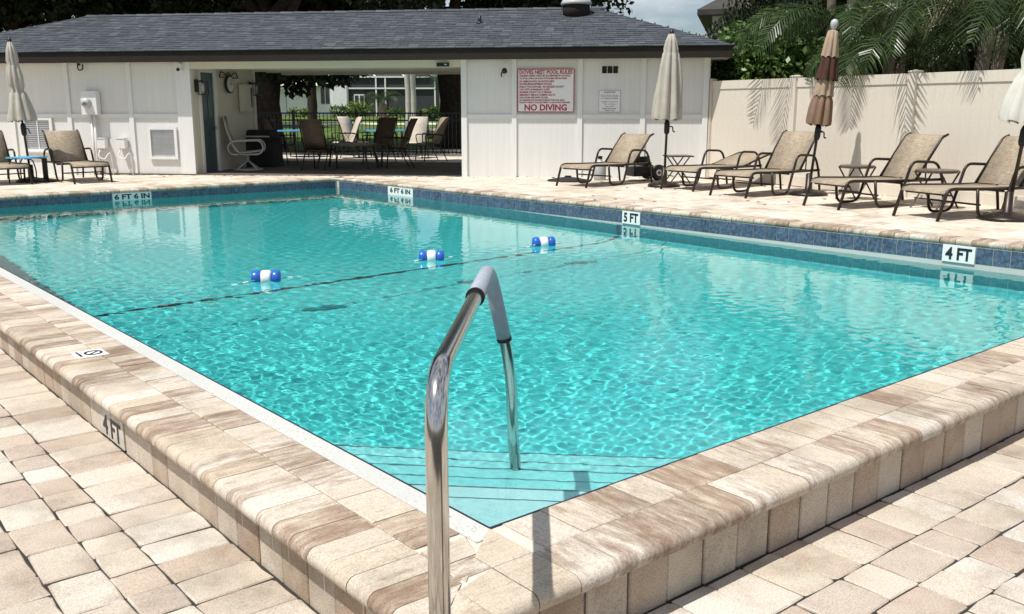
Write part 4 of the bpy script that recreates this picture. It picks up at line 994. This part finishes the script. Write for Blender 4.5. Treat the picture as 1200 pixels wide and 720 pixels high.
# ------------------------------------------------------------------ float line
def fl_pt(x): return (x, 5.45 + .03 * x, .0)
def rope_z(x): return -.016 + .034 * max(math.exp(-((x - c) / .28) ** 2) for c in (1.87, 3.64, 5.15)) + .003 * math.sin(x * 9)
rope = MB().tube([Vector((x, .03 * x, rope_z(x))) for x in np.linspace(0, LX, 140)], .0065, 6).build('float_rope', 'rope', None, pw(0, 5.45), PA, True)
tag(rope, 'blue and white float rope stretched across the pool surface', 'rope'); caustic.append(rope)
for x, lab in ((1.87, 'leftmost blue and white float on the pool rope'), (3.64, 'middle blue and white float on the pool rope'), (5.15, 'rightmost blue and white float near the 5 FT mark')):
    y = 5.45 + .03 * x; f_ = tag(empty('pool_float', pw(x, y, .022), PA - rad(41) ), lab, 'float', 'floats on the pool rope')
    f_.rotation_euler = (0, 0, rad(6) if x < 5 else rad(14))
    def drum(a, b, r): return [(r * .55, a), (r * .93, a + .012), (r, a + .03), (r, b - .03), (r * .93, b - .012), (r * .55, b)]
    for (a, b, nm, mt) in ((-.125, -.045, 'end_drum', 'buoy_blue'), (.045, .125, 'end_drum', 'buoy_blue'), (-.048, .048, 'middle_drum', 'buoy_white')):
        o = MB().lathe([(.03, a), (.062, a + .008), (.07, a + .022), (.07, b - .022), (.062, b - .008), (.03, b)], 18).build(nm, mt, f_, (0, 0, 0), (0, math.pi / 2, 0), True)
for o in caustic: o.cycles.is_caustics_receiver = True

# ------------------------------------------------------------------ pavilion furniture
def make_chair(mat):
    r = empty('sling_chair')
    MB().strip([(.02, .40), (.08, .43), (.25, .42), (.44, .40)], -.24, .24).build('seat_sling', mat, r, smooth=True)
    MB().strip([(.42, .41), (.50, .60), (.60, .85), (.68, 1.02), (.73, 1.05)], -.24, .24).build('back_sling', mat, r, smooth=True)
    for s in (-1, 1):
        y = s * .26
        MB().tube(fillet([(.0, y, 0), (.05, y, .43), (.25, y, .42), (.44, y, .40), (.60, y, .85), (.70, y, 1.05)], .06, 3), .014, 8).build('side_frame', 'bronze', r, smooth=True)
        MB().tube(fillet([(.06, y, .42), (.02, y * 1.06, .64), (.40, y * 1.06, .64), (.52, y, .62)], .07, 4), .013, 8).build('armrest', 'bronze', r, smooth=True)
        MB().tube([(.40, y, .40), (.62, y, .0)], .013, 8).build('rear_leg', 'bronze', r, smooth=True)
    MB().tube([(.06, -.26, .40), (.06, .26, .40)], .011, 6).build('cross_bar', 'bronze', r); MB().tube([(.45, -.26, .32), (.45, .26, .32)], .011, 6).build('cross_bar', 'bronze', r)
    return r
cp = {}
def chair(u, v, ang, mat, label, px=None):
    if mat not in cp: o = make_chair(mat); cp[mat] = o
    else: o = copy_tree(cp[mat])
    p = bw(u, v, .179); o.location = p; o.rotation_euler = (0, 0, rad(ang)); tag(o, label, 'chair', 'sling chairs in and behind the pavilion')
# ang: direction from the front edge towards the back of the chair
def at(px, Y): return (px - 600) / 1114.6 * Y * 1.0
def cb(px, Y): X_ = at(px, Y * math.cos(rad(11.868)) + .25); u, v = to_b(X_, Y); return u, v
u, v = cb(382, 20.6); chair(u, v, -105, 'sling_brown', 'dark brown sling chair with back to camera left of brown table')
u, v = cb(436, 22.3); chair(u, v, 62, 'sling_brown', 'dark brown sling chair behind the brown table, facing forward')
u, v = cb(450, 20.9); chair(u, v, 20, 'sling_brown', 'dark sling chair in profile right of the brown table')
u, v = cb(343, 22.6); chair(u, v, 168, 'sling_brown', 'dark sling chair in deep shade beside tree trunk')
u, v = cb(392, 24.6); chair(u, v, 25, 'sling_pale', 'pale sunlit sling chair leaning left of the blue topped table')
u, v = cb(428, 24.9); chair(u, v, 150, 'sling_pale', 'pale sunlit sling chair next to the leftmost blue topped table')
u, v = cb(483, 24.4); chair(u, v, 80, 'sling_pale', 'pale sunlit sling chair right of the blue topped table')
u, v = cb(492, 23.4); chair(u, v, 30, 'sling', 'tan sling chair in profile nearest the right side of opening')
def round_table(px, Y, rx, ry, h, top, label):
    u, v = cb(px, Y); r = tag(empty('patio_table', bw(u, v, .179), BA), label, 'table')
    vs = MB(); n = 32
    vs.add([(rx * math.cos(2 * math.pi * k / n), ry * math.sin(2 * math.pi * k / n), z) for z in (h - .03, h) for k in range(n)], [tuple(range(n - 1, -1, -1)), tuple(n + k for k in range(n))] + [(k, (k + 1) % n, n + (k + 1) % n, n + k) for k in range(n)])
    vs.build('table_top', top, r)
    for sx in (-1, 1):
        for sy in (-1, 1): MB().tube([(sx * rx * .6, sy * ry * .6, h - .03), (sx * rx * .72, sy * ry * .72, 0)], .02, 8).build('leg', 'bronze', r)
round_table(408, 20.8, .78, .5, .52, 'table_brown', 'low oval brown table in the shaded pavilion')
round_table(452, 25.4, .62, .5, .70, 'blue_top', 'blue topped patio table on the sunlit strip at centre')
round_table(351, 25.4, .55, .5, .70, 'blue_top', 'blue topped patio table on the sunlit strip at left')
# swivel rocker with looped arms
u, v = cb(291, 20.15); r = tag(empty('swivel_chair', bw(u, v, .179), rad(10)), 'white framed swivel chair with looped arms beside green door', 'chair')
MB().lathe([(.30, 0), (.31, .012), (.30, .03), (.27, .03), (.26, .0)], 28).build('base_ring', 'white_metal', r, smooth=True)
for a in range(4): MB().tube([(.28 * math.cos(a * 1.571 + .78), .28 * math.sin(a * 1.571 + .78), .02), (0, 0, .2)], .018, 8).build('base_spoke', 'white_metal', r)
MB().tube([(0, 0, .18), (0, 0, .33)], .03, 10).build('swivel_post', 'white_metal', r)
for s_ in (-1, 1):
    y = s_ * .27
    pts = [(-.12, y, .33), (.28, y, .33), (.36, y, .48), (.28, y, .62), (-.30, y, .60), (-.38, y, .46), (-.3, y, .33), (-.12, y, .33)]
    MB().tube(fillet(pts, .11, 5), .017, 8).build('arm_loop', 'white_metal', r, smooth=True)
    MB().tube(fillet([(.30, y * .92, .40), (-.16, y * .92, .36), (-.26, y * .92, .50), (-.38, y * .92, .85), (-.42, y * .92, 1.10)], .08, 4), .015, 8).build('seat_rail', 'white_metal', r, smooth=True)
MB().strip([(.32, .38), (.28, .405), (.05, .385), (-.15, .37)], -.24, .24).build('seat_sling', 'sling_pale', r, smooth=True)
MB().strip([(-.42, 1.11), (-.38, .86), (-.26, .52), (-.17, .385)][::-1], -.24, .24).build('back_sling', 'sling_pale', r, smooth=True)
u, v = cb(309, 21.4); r = tag(empty('covered_grill', bw(u, v, .179), BA), 'dark covered barbecue grill behind the swivel chair', 'grill')
MB().add([(-.36, -.28, 0), (.36, -.28, 0), (.36, .28, 0), (-.36, .28, 0), (-.33, -.25, .62), (.33, -.25, .62), (.33, .25, .62), (-.33, .25, .62), (-.26, -.18, .80), (.26, -.18, .80), (.26, .18, .80), (-.26, .18, .80)],
         [(0, 1, 5, 4), (1, 2, 6, 5), (2, 3, 7, 6), (3, 0, 4, 7), (4, 5, 9, 8), (5, 6, 10, 9), (6, 7, 11, 10), (7, 4, 8, 11), (8, 9, 10, 11)]).build('grill_cover', 'dark_cover', r)
MB().tube([(-.28, -.27, .66), (.28, -.27, .66)], .018, 8).build('grill_handle', 'grey_plastic', r)
MB().box(.36, .62, -.2, .2, .60, .63).build('side_shelf', 'black_metal', r)

# black metal picket fence behind the patio
pf = tag(empty('picket_fence', bw(-12, 9.0, .10), BA), 'black metal picket fence between patio and lawn', 'fence')
LP = 14.0
for z in (.12, 1.0, 1.20): MB().box(0, LP, -.018, .018, z - .02, z + .02).build('rail', 'black_metal', pf)
pk = MB().box(-.009, .009, -.009, .009, .04, 1.22).mesh('picket', 'black_metal')
for k in range(int(LP / .115)): link('picket', pk, pf, (.06 + k * .115, 0, 0))
po = MB().box(-.035, .035, -.035, .035, -.1, 1.28).mesh('post', 'black_metal')
for k in range(8): link('post', po, pf, (.3 + k * 1.9, .0, 0))

# ------------------------------------------------------------------ foliage builders
def leaf_cloud(blobs, n, size, seed, aspect=.55, droop=.3, hollow=.35):
    rg = np.random.default_rng(seed); B = np.array(blobs); vol = B[:, 3] * B[:, 4] * B[:, 5]; pick = rg.choice(len(B), n, p=vol / vol.sum())
    d = rg.normal(size=(n, 3)); d /= np.linalg.norm(d, axis=1)[:, None]; rr = (hollow + (1 - hollow) * rg.random(n) ** .6)[:, None]
    lump = 1 + .22 * np.sin(d[:, :1] * 7 + B[pick, :1] * 3) * np.cos(d[:, 1:2] * 6 + d[:, 2:] * 5)
    P = B[pick, :3] + d * rr * lump * B[pick, 3:6]
    tdir = d * .6 + rg.normal(size=(n, 3)) * .7; tdir[:, 2] -= droop; tdir /= np.linalg.norm(tdir, axis=1)[:, None]
    sd_ = np.cross(tdir, rg.normal(size=(n, 3))); sd_ /= np.linalg.norm(sd_, axis=1)[:, None]
    s = size * rg.uniform(.6, 1.35, n)[:, None]; w = s * aspect * .5
    V = np.stack([P, P + tdir * s * .5 + sd_ * w, P + tdir * s, P + tdir * s * .5 - sd_ * w], 1).reshape(-1, 3)
    return V
def quads_mesh(name, V, mat):
    me = bpy.data.meshes.new(name); nq = len(V) // 4
    me.vertices.add(len(V)); me.vertices.foreach_set('co', V.astype(np.float32).ravel()); me.loops.add(len(V)); me.loops.foreach_set('vertex_index', np.arange(len(V), dtype=np.int32))
    me.polygons.add(nq); me.polygons.foreach_set('loop_start', np.arange(0, len(V), 4, dtype=np.int32)); me.polygons.foreach_set('loop_total', np.full(nq, 4, dtype=np.int32))
    me.update(calc_edges=True); me.materials.append(MT[mat]); return me
def trunk_mb(h, r, limbs, seed, spread=2.2, bend=.3):
    rg = random.Random(seed); mb = MB(); pts = [(rg.uniform(-bend, bend) * t * .6, rg.uniform(-bend, bend) * t * .6, h * t) for t in (0, .12, .35, .6, .85, 1)]
    mb.tube(pts, [r * 1.5, r * 1.1, r, r * .9, r * .8, r * .6], 12)
    for k in range(limbs):
        a = 6.283 * k / limbs + rg.uniform(-.4, .4); b = Vector(pts[3 if k % 2 else 4]); L_ = spread * rg.uniform(.8, 1.3)
        q = [b, b + Vector((math.cos(a) * L_ * .4, math.sin(a) * L_ * .4, L_ * .35)), b + Vector((math.cos(a) * L_ * .8, math.sin(a) * L_ * .8, L_ * .7)), b + Vector((math.cos(a) * L_ * 1.3, math.sin(a) * L_ * 1.3, L_ * 1.3))]
        mb.tube(q, [r * .5, r * .38, r * .25, r * .08], 8)
    return mb
rg = random.Random(3)
def oak_blobs(R, z0, z1, seed):
    q = random.Random(seed); out = []
    for k in range(26):
        a, r_ = q.uniform(0, 6.283), R * math.sqrt(q.random()); z = q.uniform(z0, z1) + (R - r_) * .15
        s_ = q.uniform(.9, 1.7); out.append((r_ * math.cos(a), r_ * math.sin(a), z, s_ * 1.2, s_ * 1.2, s_ * .75))
    return out
oakA = quads_mesh('crown', leaf_cloud(oak_blobs(4.8, 3.6, 8.6, 1), 60000, .21, 11), 'oak_leaf')
oakC = quads_mesh('crown', leaf_cloud(oak_blobs(3.6, 1.2, 5.6, 3), 40000, .17, 13), 'oak_leaf')
oakB = quads_mesh('crown', leaf_cloud(oak_blobs(4.8, 3.4, 8.2, 2), 60000, .21, 12), 'oak_leaf')
tkA = trunk_mb(4.6, .44, 6, 4).mesh('trunk', 'bark', True); tkB = trunk_mb(4.2, .30, 5, 9, 2.5, .5).mesh('trunk', 'bark', True)
def oak(X_, Y_, rz, sc, crown, tk, label, z=.0, name='oak_tree'):
    r = tag(empty(name, (X_, Y_, z), rz), label, 'tree', 'shade trees around the pool'); r.scale = (sc,) * 3
    link('trunk', tk, r); link('crown', crown, r); return r
oakD = quads_mesh('crown', np.concatenate([leaf_cloud(oak_blobs(4.4, 4.2, 8.6, 1), 50000, .21, 11), leaf_cloud([(.6, -.4, 2.9, 1.1, .8, .6), (1.7, 0, 2.6, 1.0, .9, .5), (2.6, .2, 2.9, .9, .8, .5), (.9, .4, 2.3, .5, .5, .4), (-.8, 0, 3.3, 1.2, .9, .6)], 3600, .24, 15)]), 'oak_leaf')
oak(-7.45, 29.6, 0, 1.0, oakD, tkA, 'broad dark tree with thick trunk seen at left of the pavilion opening')
oak(-15.5, 29, 1.9, 1.05, oakB, tkB, 'dense dark tree above the left end of the roof')
oak(-11.2, 32, 4.0, 1.1, oakA, tkB, 'dense dark tree above the roof behind the left umbrella')
oak(-2.1, 34, 2.6, 1.05, oakB, tkA, 'dense dark tree above the middle of the roof beside the sky gap')
oak(-20.5, 26, .7, 1.1, oakA, tkB, 'dense dark tree at far left edge behind the pool house')
oak(10.3, 24.5, 1.2, 1.0, oakC, tkB, 'dense dark tree behind the round glossy shrub', -.05)
tn = oak(6.45, 22.5, 2.0, 1, oakC, tkB, 'narrow dark tree hiding the corner of the neighbouring house', -.05); tn.scale = (.48, .48, .95)
oak(13.6, 23.6, 3.3, 1.05, oakC, tkB, 'dense dark tree behind the slender palm trunks', -.05)
oak(17.0, 24, 5.1, 1.1, oakC, tkB, 'dense dark tree behind the rightmost palm', -.05)
oak(-15.2, 60, 5.0, .75, oakB, tkB, 'smaller tree standing on lawn left of the white house', .3)
oak(-10.4, 36.5, 3.9, 1.0, oakA, tkB, 'dense dark tree behind the thick trunk tree', .1)
oak(-17.5, 52, 2.2, .9, oakA, tkA, 'tree on lawn in front of the pale garage wall', .25)

# glossy shrub behind fence corner
sb_ = [(0, 0, 2.2, .85, .8, .75), (-.55, .1, 1.7, .7, .7, .8), (.6, .2, 1.8, .75, .7, .8), (.25, -.1, 2.75, .6, .6, .45), (-.25, .1, 2.6, .55, .5, .4), (.95, .3, 2.3, .5, .5, .5), (0, .2, 1.1, .9, .8, .7)]
r = tag(empty('glossy_shrub', (4.7, 18.3, .05)), 'big round glossy green shrub rising behind the fence corner', 'shrub')
link('crown', quads_mesh('crown', leaf_cloud(sb_, 9500, .13, 21, .6, .2), 'bush_leaf'), r); trunk_mb(1.6, .06, 6, 5, .6, .15).build('trunk', 'bark', r, smooth=True)
r = tag(empty('glossy_shrub', (9.3, 17.6, .05)), 'low glossy green shrub between palms right of the second fence post', 'shrub'); 
link('crown', quads_mesh('crown', leaf_cloud([(x, 0, z, .8, .7, .6) for x, z in ((-.9, 1.2), (0, 1.5), (.8, 1.2), (1.7, 1.4))], 6000, .13, 22, .6, .2), 'bush_leaf'), r); trunk_mb(1.0, .05, 5, 6, .5, .1).build('trunk', 'bark', r, smooth=True)

# palms
def frond(length, arch, nl=28, leaflet=.55, seed=0, droop=.5):
    """rachis along +x rising then arching down; returns rachis path and leaflet quads"""
    q = random.Random(seed); pts = []; x = z = 0.; a = rad(62); n = 16
    for k in range(n + 1):
        pts.append((x, 0., z)); st = length / n; x += st * math.cos(a); z += st * math.sin(a); a -= arch / n * (1 + .6 * k / n)
    V = []
    for k in range(nl):
        t = .14 + .86 * k / (nl - 1); i = min(int(t * n), n - 1); f = t * n - i
        b = Vector(pts[i]).lerp(Vector(pts[i + 1]), f); tg = (Vector(pts[i + 1]) - Vector(pts[i])).normalized()
        L_ = leaflet * (math.sin(math.pi * min(1, t * .86 + .12)) ** .6) * q.uniform(.85, 1.1); w = .0135
        for s in (-1, 1):
            d = (Vector((0, s, 0)) * .80 + tg * .65 + Vector((0, 0, .12 + q.uniform(-.15, .15)))).normalized()
            p1 = b + d * L_ * .5 + Vector((0, 0, -droop * L_ * .10)); p2 = b + d * L_ * .92 + Vector((0, 0, -droop * L_ * .62))
            wd = tg * w
            V += [b - wd * .6, b + wd * .6, p1 + wd, p1 - wd, p1 - wd, p1 + wd, p2 + wd * .15, p2 - wd * .15]
    return pts, V
def palm(X_, Y_, zc_, label, nfr, length, seed, trunks=((0, 0, .07),), dirs=None, arch=(1.5, 2.3), mat='palm_leaf', base=0., leaflet=.55, name='palm_tree', bark='palm_bark', group='palms behind the fence', extra=()):
    q = random.Random(seed); r = tag(empty(name, (X_, Y_, base)), label, 'palm', group)
    for (tx, ty, tr_) in trunks:
        n_ = 14; pts = [(tx + (0 - tx) * 0 + .05 * math.sin(k * .5 + tx), ty, (zc_ - base) * k / n_) for k in range(n_ + 1)]
        MB().tube(pts, [tr_ * (1.25 if k == 0 else 1 + .10 * (k % 2)) for k in range(n_ + 1)], 10).build('trunk', bark, r, smooth=True)
    for k in range(nfr + len(extra)):
        az = 6.283 * k * .381966 + q.uniform(-.3, .3) if dirs is None else rad(dirs[k % len(dirs)]) + q.uniform(-.15, .15)
        tr_ = trunks[k % len(trunks)]
        pts, V = frond(length * q.uniform(.8, 1.12), q.uniform(*arch), 30, leaflet, seed * 50 + k, q.uniform(.4, .9))
        tilt = q.uniform(-.25, .3)
        if k >= nfr:
            e_ = extra[k - nfr]; az = rad(e_[0]); tilt = e_[3]; tr_ = trunks[0]; pts, V = frond(e_[1], e_[2], 40, leaflet, seed * 70 + k, .9)
        R = Matrix.Translation((tr_[0], tr_[1], zc_ - base)) @ Matrix.Rotation(az, 4, 'Z') @ Matrix.Rotation(tilt, 4, 'Y') @ Matrix.Rotation(q.uniform(-.5, .5), 4, 'X')
        me = quads_mesh('frond', np.array([tuple(R @ Vector(v)) for v in V]), 'palm_dry' if q.random() < .10 else mat)
        fo = link('frond', me, r)
        MB().tube([R @ Vector(p) for p in pts], [.018 - .014 * i / 16 for i in range(17)], 5).build('rachis', mat, fo)
    return r
palm(6.62, 13.75, 2.55, 'full green palm with arching fronds over the right part of fence', 20, 2.0, 1, ((0, 0, .09), (.35, .3, .08)), None, (1.7, 2.6), extra=((-150, 2.3, 1.7, .35), (-125, 2.2, 1.6, .35), (160, 2.3, 1.8, .2)))
palm(8.35, 14.6, 3.0, 'green palm at the right edge behind the off white umbrella', 18, 2.2, 2, ((0, 0, .09), (-.4, .2, .08)), None, (1.6, 2.5))
palm(5.35, 16.3, 2.7, 'palm with drooping fronds right of the round glossy shrub', 9, 1.35, 3, ((0, 0, .07), (.2, .3, .06)), None, (1.7, 2.6), extra=((-150, 2.3, 1.7, .35), (-172, 2.2, 1.7, .3), (-100, 2.0, 1.7, .35)))
palm(6.02, 17.4, 5.3, 'tall palm with slender bare trunks behind the second fence post', 16, 1.9, 4, ((0, 0, .10), (.26, .2, .09), (-.25, .4, .08)), None, (.9, 1.9))
palm(7.0, 18.2, 5.4, 'tall palm with one dark trunk left of the full green palm', 16, 2.0, 5, ((0, 0, .12), (.4, .5, .1)), None, (.9, 1.9))
palm(5.85, 14.9, 2.15, 'low palm clump with dry lower fronds just behind fence middle', 11, 1.5, 6, ((0, 0, .06),), None, (1.5, 2.4), extra=((-145, 1.7, 1.7, .4), (170, 1.6, 1.6, .3)))
palm(9.8, 17.6, 4.2, 'tall palm far behind the right end of the fence', 18, 2.5, 7, ((0, 0, .11),), None, (1.8, 2.8))
palm(6.5, 21.0, 4.4, 'feathery palm rising above the round glossy shrub', 16, 2.3, 8, ((0, 0, .09),), None, (1.6, 2.6))

# ------------------------------------------------------------------ neighbours' houses
nh = tag(empty('neighbour_house', (6.35, 31.4, 0), rad(-13.5)), 'pale grey house with dark roof corner showing behind the pool house end', 'building')
MB().box(0, 16, 0, 8, -.1, 4.3).build('wall', 'white_stucco', nh)
MB().add([(-.45, -.5, 4.3), (16.5, -.5, 4.3), (16.5, 8.5, 4.3), (-.45, 8.5, 4.3), (4, 4, 7.2), (12, 4, 7.2), (-.45, -.5, 4.46), (16.5, -.5, 4.46), (16.5, 8.5, 4.46), (-.45, 8.5, 4.46)], [(0, 3, 2, 1), (0, 1, 7, 6), (1, 2, 8, 7), (2, 3, 9, 8), (3, 0, 6, 9), (6, 7, 5, 4), (7, 8, 5), (8, 9, 4, 5), (9, 6, 4)]).build('roof', 'dark_roof', nh)
for x in (2.2, 5.6, 9): 
    w_ = MB().box(x, x + 1.3, -.03, .01, .9, 2.3).build('window', 'glass_dark', nh)
    MB().box(x - .08, x + 1.38, -.05, -.031, 2.3, 2.38).box(x - .08, x + 1.38, -.05, -.031, .82, .9).build('window_frame', 'trim', w_)
# houses seen through the pavilion, 80 m away (1 px about 7 cm)
def hx(px, Y): return (px - 600) / 1114.6 * Y
Yh = 84
wh = tag(empty('white_house', (hx(342, Yh), Yh, .65)), 'white house with narrow dark windows seen through the pavilion', 'building')
MB().box(0, 5.5, 0, 8, 0, 5).build('wall', 'white_stucco', wh)
MB().add([(-4, -.6, 2.6), (3.2, -.6, 2.6), (3.2, 8, 2.6), (-4, 8, 2.6), (-4, 3.6, 4.0), (3.2, 3.6, 4.0)], [(0, 1, 5, 4), (2, 3, 4, 5), (1, 2, 5), (3, 0, 4)]).build('lower_roof', 'path', wh, (0, -.2, 0))
for px in (383.5, 389):
    w_ = MB().box(-.16, .16, -.04, .01, 1.1, 2.5).build('window', 'glass_dark', wh, (hx(px, Yh) - hx(342, Yh), 0, 0)); MB().box(-.22, .22, -.06, -.041, 2.5, 2.58).build('window_frame', 'trim', w_)
MB().box(-3.5, -.1, .2, 6, 0, 2.4).build('garage_wall', 'white_stucco', wh)
ln_ = tag(empty('screened_lanai', (hx(412, Yh), Yh - .5, .65)), 'dark screened pool enclosure with white frame seen through the pavilion', 'building')
MB().box(0, 7.6, .3, 6, 0, 3.4).build('screen_wall', 'screen', ln_)
MB().box(-1.2, 0, 0, 6, 0, 4.6).build('side_wall', 'white_stucco', ln_)
for x in (0.05, 2.5, 3.3, 5.6, 7.55): MB().box(x - .06, x + .06, .16, .3, 0, 3.4).build('frame_post', 'trim', ln_)
for z in (2.4, 3.35): MB().box(0, 7.6, .14, .26, z - .06, z + .06).build('frame_beam', 'trim', ln_)
for x in (0, 2.5, 5.0, 7.4): MB().tube([(x, .2, 3.4), (x - 1.9, 3, 4.6)], .06, 6).build('frame_rafter', 'trim', ln_)
MB().add([(0, .3, 3.4), (7.6, .3, 3.4), (5.6, 4, 4.7), (-1.9, 4, 4.7)], [(0, 1, 2, 3)]).build('screen_roof', 'screen', ln_)
w_ = MB().box(.6, 1.5, .1, .2, .3, 1.9).build('door', 'trim', ln_); MB().box(.68, .98, .06, .1, .4, 1.8).box(1.12, 1.42, .06, .1, .4, 1.8).build('door_pane', 'glass_dark', w_)
oh = tag(empty('orange_roof_house', (hx(500, 110), 110, .8)), 'distant house with orange tiled roof at right of the pavilion view', 'building')
MB().box(0, 9, 0, 8, 0, 2.6).build('wall', 'white_stucco', oh)
MB().add([(-.8, -.6, 2.6), (10, -.6, 2.6), (10, 8.6, 2.6), (-.8, 8.6, 2.6), (3, 4, 5.0), (7, 4, 5.0)], [(0, 1, 5, 4), (1, 2, 5), (2, 3, 4, 5), (3, 0, 4), (0, 3, 2, 1)]).build('roof', 'orange_tile', oh)
MB().box(1.5, 2.7, -.05, .01, .9, 2.0).build('window', 'glass_dark', oh)
# planting in the far gardens
def small_bush(px, Y, z, n, sp, label, mat='bush_leaf', sz=.3, ht=.8, seed=1):
    r = tag(empty('garden_shrub', (hx(px, Y), Y, z)), label, 'shrub', 'shrubs in the far gardens'); q = random.Random(seed)
    bl = [(q.uniform(-sp, sp) * .7, q.uniform(-.4, .4), ht * q.uniform(.35, .6), .4 * ht + .1, .4, .45 * ht) for _ in range(6)]
    link('crown', quads_mesh('crown', leaf_cloud(bl, n, sz, seed, .6, .1), mat), r); trunk_mb(ht * .5, .05, 4, seed, ht * .3, .1).build('trunk', 'bark', r)
small_bush(360, 80, .65, 700, 1.2, 'yellow green shrub left of the leaning trunk before the white house', 'lime_leaf', .2, .8, 31)
small_bush(426, 80, .65, 700, 1.0, 'bright round shrub in front of the screened enclosure', 'lime_leaf', .2, 1.3, 32)
small_bush(404, 78, .62, 800, 1.6, 'dark shrub at foot of the white house corner', 'bush_leaf', .2, .9, 33)
small_bush(470, 79, .63, 800, 2.0, 'dark low hedge shrub below the enclosure frame', 'bush_leaf', .2, .8, 34)
small_bush(505, 70, .52, 900, 2.2, 'dark shrub below the distant orange roof', 'bush_leaf', .2, 1.0, 35)
palm(hx(452, 64), 64, 1.7, 'low cycad with spreading fronds on the lawn', 13, 1.7, 11, ((0, 0, .25),), None, (1.2, 1.9), 'palm_leaf', .45, .5, 'cycad', 'palm_bark', 'palms on the lawn')
for px, Y, lab in ((370, 50, 'slender dark palm trunk on lawn left of centre in the opening'),):
    palm(hx(px, Y), Y, 6.5, lab, 9, 2.6, 12, ((0, 0, .24),), None, (1.5, 2.3), 'palm_leaf', .2, .7, 'palm_tree', 'bark', 'palms on the lawn')
for px, lab in ((480, 'left of two pale smooth palm trunks on the lawn'), (486, 'right of two pale smooth palm trunks on the lawn')):
    palm(hx(px, 48), 48, 7.0, lab, 8, 2.6, 13 + px, ((0, 0, .13),), None, (1.5, 2.3), 'palm_leaf', .2, .7, 'palm_tree', 'pale_bark', 'palms on the lawn')
palm(hx(520, 52), 52, 2.6, 'leaning palm at right of the pavilion view', 10, 2.2, 17, ((0, 0, .12),), None, (1.4, 2.2), 'palm_leaf', .25, .6, 'palm_tree', 'palm_bark', 'palms on the lawn')
q = random.Random(8)
for k, (px, Y) in enumerate(((505, 42), (512, 43), (520, 42.5), (528, 43.5), (515, 44), (534, 42))):
    import bmesh
    b = bmesh.new(); bmesh.ops.create_icosphere(b, subdivisions=2, radius=.33)
    for v in b.verts: v.co *= q.uniform(.8, 1.15); v.co.z *= .7
    me = bpy.data.meshes.new('rock'); b.to_mesh(me); b.free(); me.materials.append(MT['stone'])
    o = link('rock', me, None, (hx(px, Y), Y, .35), q.uniform(0, 6)); tag(o, ['leftmost pale rock', 'second rock from the left', 'large middle rock', 'rock beside the rightmost one', 'rock set behind the middle one', 'rightmost pale rock'][k] + ' in the border beyond the picket fence', 'rock', 'rocks in the lawn border')
